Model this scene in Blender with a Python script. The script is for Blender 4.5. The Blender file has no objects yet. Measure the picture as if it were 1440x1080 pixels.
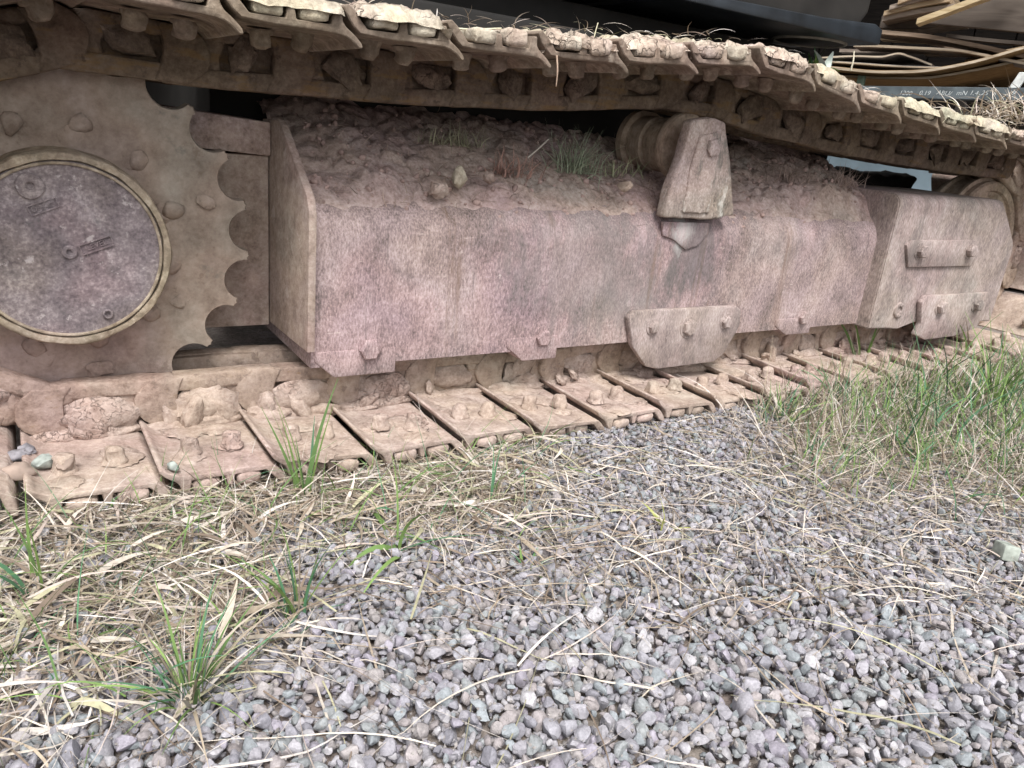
import bpy, bmesh, math, random
import numpy as np
from mathutils import Vector, Matrix, noise

R = math.radians
random.seed(7)
rng = np.random.default_rng(11)
sc = bpy.context.scene
COL = sc.collection

# ------------------------------------------------------------------ camera
CAM = Vector((0.05752, -1.30455, 0.67101))
YAW, PIT, ROL, FPX = R(33.7232), R(18.6365), R(5.8449), 1090.48      # focal length in px of a 1440 px wide frame
fw = Vector((math.sin(YAW) * math.cos(PIT), math.cos(YAW) * math.cos(PIT), -math.sin(PIT)))
_r = Vector((math.cos(YAW), -math.sin(YAW), 0)); _u = _r.cross(fw)
rt = _r * math.cos(ROL) + _u * math.sin(ROL); up = -_r * math.sin(ROL) + _u * math.cos(ROL)
cd = bpy.data.cameras.new('camera'); cam = bpy.data.objects.new('camera', cd); COL.objects.link(cam)
cam.matrix_world = Matrix(((rt.x, up.x, -fw.x, CAM.x), (rt.y, up.y, -fw.y, CAM.y), (rt.z, up.z, -fw.z, CAM.z), (0, 0, 0, 1)))
cd.sensor_fit = 'HORIZONTAL'; cd.sensor_width = 36; cd.lens = FPX * 36 / 1440
cd.clip_start = 0.02; cd.clip_end = 600
sc.camera = cam

# ------------------------------------------------------------------ sky, sun, exposure
SUN_EL, SUN_AZ = R(58), R(205)          # azimuth from +Y clockwise: the light comes from behind and left of the camera
w = bpy.data.worlds.new('World'); sc.world = w; w.use_nodes = True
nt = w.node_tree; nt.nodes.clear()
sky = nt.nodes.new('ShaderNodeTexSky'); sky.sky_type = 'NISHITA'; sky.sun_disc = False
sky.sun_elevation = SUN_EL; sky.sun_rotation = SUN_AZ; sky.dust_density = 4.0; sky.ozone_density = 1.0; sky.air_density = 1.0
hs = nt.nodes.new('ShaderNodeHueSaturation'); hs.inputs['Saturation'].default_value = 0.22   # cloud cover greys the sky
bg = nt.nodes.new('ShaderNodeBackground'); bg.inputs['Strength'].default_value = 0.13
wo = nt.nodes.new('ShaderNodeOutputWorld')
nt.links.new(sky.outputs[0], hs.inputs['Color']); nt.links.new(hs.outputs[0], bg.inputs['Color']); nt.links.new(bg.outputs[0], wo.inputs[0])
sl = bpy.data.lights.new('sun', 'SUN'); sl.energy = 1.5; sl.angle = R(18); sl.color = (1.0, 0.97, 0.93)
sun = bpy.data.objects.new('sun', sl); COL.objects.link(sun)
sd = Vector((math.sin(SUN_AZ) * math.cos(SUN_EL), math.cos(SUN_AZ) * math.cos(SUN_EL), math.sin(SUN_EL)))
sun.rotation_euler = sd.to_track_quat('Z', 'Y').to_euler(); sun.location = sd * 20
vs = sc.view_settings; vs.view_transform = 'Standard'; vs.look = 'None'; vs.gamma = 1.0; vs.use_curve_mapping = False
vs.exposure = 1.02
sc.cycles.use_denoising = True
sc.cycles.max_bounces = 6; sc.cycles.diffuse_bounces = 4

# ------------------------------------------------------------------ helpers
def ray(px, py):
    return fw + rt * ((px - 720) / FPX) - up * ((py - 540) / FPX)
def at(px, py, Y):                      # the point of the plane y = Y seen at a photo pixel
    d = ray(px, py); return CAM + d * ((Y - CAM.y) / d.y)
def gz(px, py, z=0.0):                  # the point of the plane z seen at a photo pixel
    d = ray(px, py); return CAM + d * ((z - CAM.z) / d.z)
def fbm(p, o=3, s=1.0):
    v = 0; a = 1
    for i in range(o):
        v += a * noise.noise(p * s); s *= 2.1; a *= 0.5
    return v

def link(o, parent=None):
    COL.objects.link(o)
    if parent is not None: o.parent = parent
    return o
def empty(name, loc=(0, 0, 0), parent=None):
    o = bpy.data.objects.new(name, None); o.location = loc; o.empty_display_size = 0.05
    return link(o, parent)
def tag(o, label=None, cat=None, group=None, kind=None):
    if label: o['label'] = label
    if cat: o['category'] = cat
    if group: o['group'] = group
    if kind: o['kind'] = kind
    return o
def bm_mesh(bm, name, mat, smooth=False):
    bmesh.ops.recalc_face_normals(bm, faces=bm.faces[:])
    me = bpy.data.meshes.new(name); bm.to_mesh(me); bm.free()
    if smooth:
        me.polygons.foreach_set('use_smooth', np.ones(len(me.polygons), bool))
    me.materials.append(mat)
    return me
def obj(name, me, parent=None, loc=(0, 0, 0)):
    o = bpy.data.objects.new(name, me); o.location = loc
    return link(o, parent)
def np_mesh(name, verts, faces, mat, cols=None, smooth=False):
    n = faces.shape[1]
    me = bpy.data.meshes.new(name)
    me.vertices.add(len(verts)); me.vertices.foreach_set('co', np.asarray(verts, np.float32).ravel())
    me.loops.add(faces.size); me.loops.foreach_set('vertex_index', faces.astype(np.int32).ravel())
    me.polygons.add(len(faces)); me.polygons.foreach_set('loop_start', np.arange(0, faces.size, n, dtype=np.int32))
    if smooth: me.polygons.foreach_set('use_smooth', np.ones(len(faces), bool))
    if cols is not None:
        a = me.color_attributes.new('tint', 'FLOAT_COLOR', 'POINT')
        c4 = np.ones((len(verts), 4), np.float32); c4[:, :3] = cols; a.data.foreach_set('color', c4.ravel())
    me.update(calc_edges=True)
    me.materials.append(mat)
    return me
def prism(poly, y0, y1, bev=0.0, seg=2, bm=None):   # polygon in (x, z) extruded along y
    b = bmesh.new()
    f = b.faces.new([b.verts.new((x, y0, z)) for x, z in poly])
    ex = bmesh.ops.extrude_face_region(b, geom=[f])
    bmesh.ops.translate(b, verts=[g for g in ex['geom'] if isinstance(g, bmesh.types.BMVert)], vec=(0, y1 - y0, 0))
    if bev > 0:
        bmesh.ops.bevel(b, geom=b.edges[:], offset=bev, segments=seg, profile=0.5, affect='EDGES', clamp_overlap=True)
    if bm is None: return b
    me = bpy.data.meshes.new('t'); b.to_mesh(me); b.free(); bm.from_mesh(me); bpy.data.meshes.remove(me)
    return bm
def box(x0, x1, y0, y1, z0, z1, bev=0.0, seg=2, bm=None):
    return prism([(x0, z0), (x1, z0), (x1, z1), (x0, z1)], y0, y1, bev, seg, bm)
def roughen(bm, amp, freq, edge, seed=0, it=5):
    bmesh.ops.triangulate(bm, faces=[f for f in bm.faces if len(f.verts) > 4])
    for _ in range(it):
        L = [e for e in bm.edges if e.calc_length() > edge]
        if not L: break
        bmesh.ops.subdivide_edges(bm, edges=L, cuts=1, use_grid_fill=True)
    bm.normal_update()
    off = Vector((seed * 3.17, seed * 1.31, seed * 7.7))
    mv = [(v, v.normal * (fbm(v.co * freq + off, 3) * amp)) for v in bm.verts]
    for v, d in mv: v.co += d
    return bm
def lump(rx, ry, rz, seed, sub=2, amp=0.3, freq=1.3, flat=None):
    bm = bmesh.new(); bmesh.ops.create_icosphere(bm, subdivisions=sub, radius=1)
    off = Vector((seed * 5.3, seed * 2.9, seed * 1.7))
    rr = random.Random(seed)
    cuts = [] if amp < .36 and freq > 2 else [(Vector((rr.gauss(0, 1), rr.gauss(0, 1), rr.gauss(0, 1))).normalized(), rr.uniform(.55, .85)) for _ in range(7)]
    for v in bm.verts:
        d = v.co.normalized()
        p = d * (1 + amp * fbm(d * freq + off, 3))
        for n, c in cuts:
            t = p.dot(n) - c
            if t > 0: p -= n * t * .85
        v.co = Vector((p.x * rx, p.y * ry, p.z * rz))
    return bm
def lathe(prof, cx, cz, seg=48, bm=None, a0=0.0):       # profile (radius, y) turned about the axis along y
    bm = bm or bmesh.new(); rings = []
    for r_, y in prof:
        rings.append([bm.verts.new((cx + r_ * math.cos(a0 + 2 * math.pi * k / seg), y, cz + r_ * math.sin(a0 + 2 * math.pi * k / seg))) for k in range(seg)])
    for a, b in zip(rings[:-1], rings[1:]):
        for k in range(seg):
            bm.faces.new((a[k], a[(k + 1) % seg], b[(k + 1) % seg], b[k]))
    bm.faces.new(rings[0]); bm.faces.new(rings[-1])
    return bm
def smooth_by_angle(me, ang=35):
    me.polygons.foreach_set('use_smooth', np.ones(len(me.polygons), bool))
    me.set_sharp_from_angle(angle=R(ang))
    return me

# ------------------------------------------------------------------ materials
def M_new(name):
    m = bpy.data.materials.new(name); m.use_nodes = True
    return m, m.node_tree, m.node_tree.nodes['Principled BSDF']
def dirt(name, c, sc1=9, speck=140, stretch=(1, 1, 1), contrast=.5, bump=.5, bd=.004, tints=.5, rough=.95, crack=0.0, patch=None, stain=None, drift=4.3, mid=.5):
    """c: dark, middle, light albedo of one dried-mud or dusty-steel surface."""
    m, t, b = M_new(name)
    N = t.nodes.new; Lk = t.links.new
    geo = N('ShaderNodeNewGeometry'); mp = N('ShaderNodeMapping'); Lk(geo.outputs['Position'], mp.inputs['Vector'])
    mp.inputs['Scale'].default_value = stretch
    n1 = N('ShaderNodeTexNoise'); n1.inputs['Scale'].default_value = sc1; n1.inputs['Detail'].default_value = 7; n1.inputs['Roughness'].default_value = .62
    n2 = N('ShaderNodeTexNoise'); n2.inputs['Scale'].default_value = speck; n2.inputs['Detail'].default_value = 4; n2.inputs['Roughness'].default_value = .7
    Lk(geo.outputs['Position'], n1.inputs['Vector']); Lk(mp.outputs[0], n2.inputs['Vector'])
    r1 = N('ShaderNodeValToRGB'); e = r1.color_ramp.elements
    e[0].position = .32; e[0].color = (*c[0], 1); e[1].position = .68; e[1].color = (*c[2], 1)
    em = e.new(.5); em.color = (*c[1], 1)
    mix0 = N('ShaderNodeMath'); mix0.operation = 'MULTIPLY_ADD'; mix0.inputs[1].default_value = contrast
    s = N('ShaderNodeMath'); s.operation = 'MULTIPLY_ADD'; s.inputs[1].default_value = 1 - contrast; s.inputs[2].default_value = 0
    Lk(n1.outputs[0], s.inputs[0]); Lk(n2.outputs[0], mix0.inputs[0]); Lk(s.outputs[0], mix0.inputs[2])
    Lk(mix0.outputs[0], r1.inputs[0])
    n5 = N('ShaderNodeTexNoise'); n5.inputs['Scale'].default_value = sc1 * 3.7; n5.inputs['Detail'].default_value = 5; n5.inputs['Roughness'].default_value = .65
    mp5 = N('ShaderNodeMapping'); mp5.inputs['Scale'].default_value = (1, 1, max(.4, stretch[2])); Lk(geo.outputs['Position'], mp5.inputs[0]); Lk(mp5.outputs[0], n5.inputs['Vector'])
    av5 = N('ShaderNodeMath'); av5.operation = 'MULTIPLY_ADD'; av5.inputs[1].default_value = mid; av5.inputs[2].default_value = -mid * .5; Lk(n5.outputs[0], av5.inputs[0])
    ad5 = N('ShaderNodeMath'); ad5.operation = 'ADD'; Lk(mix0.outputs[0], ad5.inputs[0]); Lk(av5.outputs[0], ad5.inputs[1])
    Lk(ad5.outputs[0], r1.inputs[0])
    # slow drifts of hue: pinkish, greenish, purplish dust
    n3 = N('ShaderNodeTexNoise'); n3.inputs['Scale'].default_value = drift; n3.inputs['Detail'].default_value = 3
    Lk(geo.outputs['Position'], n3.inputs['Vector'])
    r3 = N('ShaderNodeValToRGB'); e = r3.color_ramp.elements
    e[0].position = .3; e[0].color = (.80, .97, .86, 1); e[1].position = .72; e[1].color = (.98, .86, 1.04, 1)
    for p_, k in ((.42, (1.03, 1.0, .84, 1)), (.52, (1, 1, 1, 1)), (.6, (1.1, .93, .93, 1))):
        q = e.new(p_); q.color = k
    Lk(n3.outputs[0], r3.inputs[0])
    mx = N('ShaderNodeMixRGB'); mx.blend_type = 'MULTIPLY'; mx.inputs[0].default_value = tints
    Lk(r1.outputs[0], mx.inputs[1]); Lk(r3.outputs[0], mx.inputs[2])
    out = mx.outputs[0]
    for patch in (patch or ()):         # stained or worn patches with their own outline
        n4 = N('ShaderNodeTexNoise'); n4.inputs['Scale'].default_value = patch[1]; n4.inputs['Detail'].default_value = 6; n4.inputs['Roughness'].default_value = .7
        mp4 = N('ShaderNodeMapping'); mp4.inputs['Scale'].default_value = patch[3]; mp4.inputs['Location'].default_value = (3.3, 1.7, .4)
        Lk(geo.outputs['Position'], mp4.inputs['Vector']); Lk(mp4.outputs[0], n4.inputs['Vector'])
        r4 = N('ShaderNodeMapRange'); r4.inputs['From Min'].default_value = patch[2]; r4.inputs['From Max'].default_value = patch[2] + (patch[5] if len(patch) > 5 else .09)
        r4.inputs['To Max'].default_value = patch[4] if len(patch) > 4 else .75
        Lk(n4.outputs[0], r4.inputs['Value'])
        m4 = N('ShaderNodeMixRGB'); m4.inputs[2].default_value = (*patch[0], 1)
        Lk(r4.outputs[0], m4.inputs[0]); Lk(out, m4.inputs[1]); out = m4.outputs[0]
    for (col_, ctr, rad, thr, amt) in (stain or ()):   # one stain at its own place, with a ragged outline
        dv = N('ShaderNodeVectorMath'); dv.operation = 'SUBTRACT'; dv.inputs[1].default_value = ctr; Lk(geo.outputs['Position'], dv.inputs[0])
        ds = N('ShaderNodeVectorMath'); ds.operation = 'DIVIDE'; ds.inputs[1].default_value = rad; Lk(dv.outputs[0], ds.inputs[0])
        ln = N('ShaderNodeVectorMath'); ln.operation = 'LENGTH'; Lk(ds.outputs[0], ln.inputs[0])
        ns = N('ShaderNodeTexNoise'); ns.inputs['Scale'].default_value = 24; ns.inputs['Detail'].default_value = 6; ns.inputs['Roughness'].default_value = .7
        mps = N('ShaderNodeMapping'); mps.inputs['Scale'].default_value = (1.4, 1, .45); Lk(geo.outputs['Position'], mps.inputs[0]); Lk(mps.outputs[0], ns.inputs['Vector'])
        su = N('ShaderNodeMath'); su.operation = 'MULTIPLY_ADD'; su.inputs[1].default_value = -thr; Lk(ln.outputs['Value'], su.inputs[0]); Lk(ns.outputs[0], su.inputs[2])
        mr = N('ShaderNodeMapRange'); mr.inputs['From Min'].default_value = .14; mr.inputs['From Max'].default_value = .34; mr.inputs['To Max'].default_value = amt; Lk(su.outputs[0], mr.inputs['Value'])
        ms = N('ShaderNodeMixRGB'); ms.inputs[2].default_value = (*col_, 1); Lk(mr.outputs[0], ms.inputs[0]); Lk(out, ms.inputs[1]); out = ms.outputs[0]
    Lk(out, b.inputs['Base Color'])
    b.inputs['Roughness'].default_value = rough; b.inputs['Specular IOR Level'].default_value = .12
    bp = N('ShaderNodeBump'); bp.inputs['Strength'].default_value = bump; bp.inputs['Distance'].default_value = bd
    h = mix0.outputs[0]
    if crack > 0:
        v = N('ShaderNodeTexVoronoi'); v.feature = 'DISTANCE_TO_EDGE'; v.inputs['Scale'].default_value = crack
        nv = N('ShaderNodeTexNoise'); nv.inputs['Scale'].default_value = crack * 1.2; nv.inputs['Detail'].default_value = 3
        Lk(geo.outputs['Position'], nv.inputs['Vector'])
        av = N('ShaderNodeVectorMath'); av.operation = 'MULTIPLY_ADD'; av.inputs[1].default_value = (.06, .06, .06)
        Lk(nv.outputs['Color'], av.inputs[0]); Lk(geo.outputs['Position'], av.inputs[2]); Lk(av.outputs[0], v.inputs['Vector'])
        cr = N('ShaderNodeMapRange'); cr.inputs['From Max'].default_value = .035; cr.inputs['To Min'].default_value = -.9; cr.inputs['To Max'].default_value = 0
        Lk(v.outputs[0], cr.inputs['Value'])
        ng = N('ShaderNodeMapRange'); ng.inputs['From Min'].default_value = .5; ng.inputs['From Max'].default_value = .6
        Lk(n3.outputs[0], ng.inputs['Value'])
        mu = N('ShaderNodeMath'); mu.operation = 'MULTIPLY'; Lk(cr.outputs[0], mu.inputs[0]); Lk(ng.outputs[0], mu.inputs[1])
        ad = N('ShaderNodeMath'); ad.operation = 'ADD'; Lk(h, ad.inputs[0]); Lk(mu.outputs[0], ad.inputs[1]); h = ad.outputs[0]
    Lk(h, bp.inputs['Height']); Lk(bp.outputs[0], b.inputs['Normal'])
    return m
def plain(name, col, rough=.6, metal=0.0, var=.3, scale=30, spec=.3, bump=.15):
    m, t, b = M_new(name); N = t.nodes.new; Lk = t.links.new
    geo = N('ShaderNodeNewGeometry'); n = N('ShaderNodeTexNoise'); n.inputs['Scale'].default_value = scale; n.inputs['Detail'].default_value = 6
    Lk(geo.outputs['Position'], n.inputs['Vector'])
    r = N('ShaderNodeValToRGB'); e = r.color_ramp.elements
    e[0].position = .3; e[0].color = (*[x * (1 - var) for x in col], 1); e[1].position = .7; e[1].color = (*[x * (1 + var) for x in col], 1)
    Lk(n.outputs[0], r.inputs[0]); Lk(r.outputs[0], b.inputs['Base Color'])
    b.inputs['Roughness'].default_value = rough; b.inputs['Metallic'].default_value = metal; b.inputs['Specular IOR Level'].default_value = spec
    bp = N('ShaderNodeBump'); bp.inputs['Strength'].default_value = bump; bp.inputs['Distance'].default_value = .003
    Lk(n.outputs[0], bp.inputs['Height']); Lk(bp.outputs[0], b.inputs['Normal'])
    return m
def wood(name, c0, c1, axis=(1.2, 14, 14)):
    m, t, b = M_new(name); N = t.nodes.new; Lk = t.links.new
    tc = N('ShaderNodeTexCoord'); mp = N('ShaderNodeMapping'); mp.inputs['Scale'].default_value = axis
    Lk(tc.outputs['Object'], mp.inputs[0])
    n = N('ShaderNodeTexNoise'); n.inputs['Scale'].default_value = 4; n.inputs['Detail'].default_value = 7; n.inputs['Distortion'].default_value = .6
    Lk(mp.outputs[0], n.inputs['Vector'])
    r = N('ShaderNodeValToRGB'); e = r.color_ramp.elements
    e[0].position = .35; e[0].color = (*c0, 1); e[1].position = .68; e[1].color = (*c1, 1)
    Lk(n.outputs[0], r.inputs[0]); Lk(r.outputs[0], b.inputs['Base Color']); b.inputs['Roughness'].default_value = .8; b.inputs['Specular IOR Level'].default_value = .2
    bp = N('ShaderNodeBump'); bp.inputs['Strength'].default_value = .3; bp.inputs['Distance'].default_value = .004
    Lk(n.outputs[0], bp.inputs['Height']); Lk(bp.outputs[0], b.inputs['Normal'])
    return m
def tinted(name, rough=.9, speck=160, amount=.5, bump=.4, trans=0.0, lo=.6, hi=1.35):
    """colour of each piece comes from its own 'tint' attribute; noise gives grain."""
    m, t, b = M_new(name); N = t.nodes.new; Lk = t.links.new
    a = N('ShaderNodeVertexColor'); a.layer_name = 'tint'
    geo = N('ShaderNodeNewGeometry'); n = N('ShaderNodeTexNoise'); n.inputs['Scale'].default_value = speck; n.inputs['Detail'].default_value = 4; n.inputs['Roughness'].default_value = .7
    Lk(geo.outputs['Position'], n.inputs['Vector'])
    r = N('ShaderNodeMapRange'); r.inputs['From Min'].default_value = .3; r.inputs['From Max'].default_value = .7; r.inputs['To Min'].default_value = lo; r.inputs['To Max'].default_value = hi
    Lk(n.outputs[0], r.inputs['Value'])
    mx = N('ShaderNodeMixRGB'); mx.blend_type = 'MULTIPLY'; mx.inputs[0].default_value = amount
    Lk(a.outputs[0], mx.inputs[1]); Lk(r.outputs[0], mx.inputs[2]); Lk(mx.outputs[0], b.inputs['Base Color'])
    b.inputs['Roughness'].default_value = rough; b.inputs['Specular IOR Level'].default_value = .2
    bp = N('ShaderNodeBump'); bp.inputs['Strength'].default_value = bump; bp.inputs['Distance'].default_value = .003
    Lk(n.outputs[0], bp.inputs['Height']); Lk(bp.outputs[0], b.inputs['Normal'])
    return m

MUD_SHOE = dirt('dried_mud_on_shoes', ((.23, .175, .15), (.385, .308, .27), (.52, .435, .385)), 14, 170, contrast=.45, bump=.7, bd=.005, tints=.35, patch=[((.21, .155, .13), 11, .57, (1, 1, 1), .55), ((.58, .50, .45), 17, .63, (1, 1, 1), .5, .03)])
MUD_LINK = dirt('dried_mud_on_links', ((.19, .138, .11), (.335, .262, .218), (.46, .375, .32)), 11, 120, contrast=.42, bump=.8, bd=.007, tints=.4, patch=[((.22, .14, .075), 16, .6, (1, 1, 3), .6), ((.16, .12, .10), 30, .6, (1, 1, 1), .5, .03)])
SHOE_UP = dirt('brown_underside_of_shoes', ((.115, .09, .07), (.195, .155, .122), (.32, .265, .215)), 12, 130, contrast=.42, bump=.7, bd=.005, tints=.4, patch=[((.42, .36, .30), 18, .6, (1, 1, 1), .6), ((.09, .07, .055), 10, .6, (1, 1, 1), .6)])  # darker brown copies of the shoe, link and lump materials, for the upper run
LINK_UP = dirt('darker_upper_links', ((.075, .055, .042), (.135, .102, .079), (.215, .168, .13)), 11, 110, contrast=.42, bump=.8, bd=.007, tints=.4, patch=[((.19, .12, .055), 9, .54, (1, 1, 4), .6), ((.06, .045, .038), 22, .6, (1, 1, 1), .6, .04)])
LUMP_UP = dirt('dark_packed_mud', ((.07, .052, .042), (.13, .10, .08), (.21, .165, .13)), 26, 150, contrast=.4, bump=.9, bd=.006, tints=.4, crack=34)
MUD_CAP = dirt('pale_dry_mud', ((.22, .18, .145), (.43, .38, .31), (.62, .565, .47)), 16, 130, contrast=.42, bump=1.0, bd=.008, tints=.6, crack=26, patch=[((.20, .165, .13), 13, .58, (1, 1, 1), .6), ((.40, .40, .27), 8, .64, (1, 1, 1), .5)])
MUD_LUMP = dirt('crumbly_mud', ((.24, .18, .15), (.39, .31, .268), (.52, .43, .38)), 26, 160, contrast=.45, bump=.9, bd=.006, tints=.35, crack=40)
_st = at(978, 350, .18); _wh = at(958, 326, .18); _gr = at(840, 370, .18)
BOXM = dirt('dusty_frame_paint', ((.085, .072, .07), (.325, .25, .247), (.59, .485, .478)), 5.5, 230, stretch=(1.25, 1, .55), contrast=.60, bump=.85, bd=.003, tints=.36, drift=3.2, mid=.26,
            patch=[((.17, .155, .15), 3.0, .56, (1, 1, .7), .38), ((.14, .125, .12), 11, .62, (1.3, 1, .45), .45), ((.58, .45, .42), 9, .63, (1, 1, .5), .5), ((.16, .18, .16), 13, .70, (1, 1, 1), .55, .03), ((.07, .06, .058), 42, .66, (1, 1, .6), .6, .03), ((.66, .56, .54), 30, .68, (1, 1, .7), .6, .03), ((.20, .135, .10), 13, .59, (2.2, 1, .10), .55), ((.10, .085, .08), 19, .60, (2.6, 1, .09), .5), ((.62, .53, .49), 60, .66, (.25, 1, 2.2), .6, .02)],
            stain=[((.15, .155, .145), tuple(_gr), (.30, .3, .20), .34, .38), ((.10, .10, .097), tuple(_st), (.12, .2, .15), .34, .6), ((.60, .59, .57), tuple(_wh), (.040, .1, .060), .36, .5)])
GUARDM = dirt('dusty_cover_steel', ((.12, .10, .095), (.315, .258, .242), (.54, .465, .44)), 7, 190, stretch=(1.5, 1, .4), contrast=.58, bump=.75, bd=.003, tints=.3, mid=.28,
            patch=[((.16, .14, .13), 6, .57, (1.3, 1, .5), .5), ((.09, .075, .07), 40, .65, (1, 1, .6), .55, .03), ((.20, .14, .105), 16, .66, (2.6, 1, .16), .45)])
BRACKM = dirt('pale_scuffed_bracket', ((.13, .108, .098), (.33, .275, .245), (.58, .51, .465)), 8, 170, stretch=(1.2, 1, .8), contrast=.5, bump=.7, bd=.003, tints=.4, mid=.3,
              patch=[((.11, .12, .105), 10, .56, (1.4, 1, .5), .65), ((.68, .65, .60), 12, .60, (1.3, 1, .6), .75), ((.07, .06, .055), 34, .64, (1, 1, .5), .6, .03)])
SPROCK = dirt('mud_caked_sprocket', ((.20, .152, .128), (.315, .252, .218), (.43, .355, .315)), 7, 90, contrast=.34, bump=.75, bd=.008, tints=.4,
              patch=[((.12, .13, .115), 9, .61, (1, 1, 1), .6), ((.42, .33, .20), 6, .67, (1, 1, 1), .5), ((.17, .12, .09), 14, .60, (1, 1, 1), .5, .05)])
COVERM = dirt('grey_purple_cover', ((.11, .092, .10), (.215, .182, .19), (.41, .36, .365)), 8, 170, contrast=.6, bump=.5, bd=.002, tints=.5,
              patch=[((.13, .17, .155), 11, .63, (1, 1, 1), .5), ((.10, .085, .09), 22, .58, (1, 1, 1), .5), ((.55, .50, .49), 30, .62, (1, 1, 1), .55, .04), ((.34, .28, .20), 5, .62, (1, 1, 1), .5)])
RIMM = dirt('pale_cover_rim', ((.17, .13, .10), (.32, .265, .21), (.50, .435, .36)), 18, 120, contrast=.4, bump=.7, tints=.5, patch=[((.17, .14, .10), 14, .54, (1, 1, 1), .7), ((.34, .26, .22), 9, .6, (1, 1, 1), .5)])
ROLLM = dirt('rusty_roller', ((.16, .12, .09), (.31, .245, .19), (.44, .36, .29)), 12, 60, stretch=(1, 3.5, 1), contrast=.5, bump=.4, tints=.3)
SOIL = dirt('loose_soil', ((.22, .165, .148), (.41, .318, .292), (.56, .46, .43)), 18, 120, contrast=.5, bump=1.0, bd=.008, tints=.4)
EARTH = dirt('ground_earth', ((.12, .10, .088), (.22, .19, .17), (.33, .295, .275)), 9, 90, contrast=.5, bump=1.0, bd=.01, tints=.3)
BLACK = plain('greasy_shade_black_steel', (.012, .011, .010), .7, 0, .4, 8)  # near-black: the shade beneath and behind the machine put into the colour
SLABM = plain('blue_black_paint', (.013, .0165, .021), .45, 0, .6, 9, .4)
GREYP = plain('dark_grey_paint', (.026, .024, .022), .55, 0, .4, 6)
STONE = tinted('grey_stone', .85, 190, .75, .5)
STRAW = tinted('straw', .8, 90, .5, .2, lo=.5, hi=1.3)
GRASSM = tinted('green_blades', .6, 60, .35, .2)

# ------------------------------------------------------------------ ground
def ground_h(x, y):
    h = .010 * noise.noise(Vector((x * 2.1, y * 2.1, .3))) + .006 * noise.noise(Vector((x * 7, y * 7, 1.3)))
    if y > -.05: h -= min(.03, (y + .05) * .15)
    return h - .012
gx = np.unique(np.concatenate([np.linspace(-200, -3, 12), np.arange(-3, 6.01, .05), np.linspace(6.2, 200, 14)]))
gy = np.unique(np.concatenate([np.linspace(-200, -3, 12), np.arange(-3, 2.01, .05), np.linspace(2.2, 200, 14)]))
V = np.array([(x, y, ground_h(x, y) if abs(x) < 7 and abs(y) < 4 else -.02) for y in gy for x in gx])
nx = len(gx); I = np.arange(len(gy) - 1)[:, None] * nx + np.arange(nx - 1)[None, :]
F = np.stack([I, I + 1, I + 1 + nx, I + nx], -1).reshape(-1, 4)
ground = obj('ground', np_mesh('ground', V, F, EARTH, smooth=True)); tag(ground, kind='structure')

# ------------------------------------------------------------------ the excavator
exc = empty('excavator', (1.6, .335, 0))
tag(exc, 'old crawler excavator, its mud-caked track and rollers standing on the gravel', 'excavator')
EO = Vector((1.6, .335, 0))
def part(name, me, parent=None):                 # meshes built in world coordinates
    p_ = parent or exc
    o = obj(name, me, p_)
    o.location = -EO if p_ is exc else (0, 0, 0)
    return o
def sub(name, me, parent): return obj(name, me, parent)

# --- main side frame
FY = .18
sec = [(FY, .152), (FY, .41)]
for k in range(1, 9):
    a = R(180 - k * 8); sec.append((FY + .095 + .095 * math.cos(a), .41 + .095 * math.sin(a)))
sec += [(.50, .592), (.54, .592), (.54, .152)]
bm = bmesh.new()
f = bm.faces.new([bm.verts.new((.549, y, z)) for y, z in sec])
ex = bmesh.ops.extrude_face_region(bm, geom=[f])
bmesh.ops.translate(bm, verts=[g for g in ex['geom'] if isinstance(g, bmesh.types.BMVert)], vec=(1.93, 0, 0))
bmesh.ops.subdivide_edges(bm, edges=[e for e in bm.edges if e.calc_length() > 1], cuts=60)
frame = part('track_frame', smooth_by_angle(bm_mesh(bm, 'track_frame', BOXM), 40))
# flange plate at the rear end of the frame
fl = [(.15, .195), (.15, .47), (.165, .50), (.335, .62), (.36, .628), (.47, .625), (.47, .19), (.44, .187)]
bm = bmesh.new(); f = bm.faces.new([bm.verts.new((.532, y, z)) for y, z in fl])
ex = bmesh.ops.extrude_face_region(bm, geom=[f]); bmesh.ops.translate(bm, verts=[g for g in ex['geom'] if isinstance(g, bmesh.types.BMVert)], vec=(.016, 0, 0))
bmesh.ops.bevel(bm, geom=bm.edges[:], offset=.003, segments=2, profile=.5, affect='EDGES')
sub('flange_plate', smooth_by_angle(bm_mesh(bm, 'flange_plate', MUD_SHOE)), frame)
# motor plate behind the sprocket and the sloped piece over it
sub('motor_plate', smooth_by_angle(bm_mesh(box(.05, .530, .415, .435, .182, .552, .003), 'motor_plate', MUD_SHOE)), frame)
bm = prism([(.16, .572), (.531, .552), (.531, .62), (.16, .645)], .40, .62, .004)
sub('motor_guard', smooth_by_angle(bm_mesh(bm, 'motor_guard', SOIL)), frame)
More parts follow.
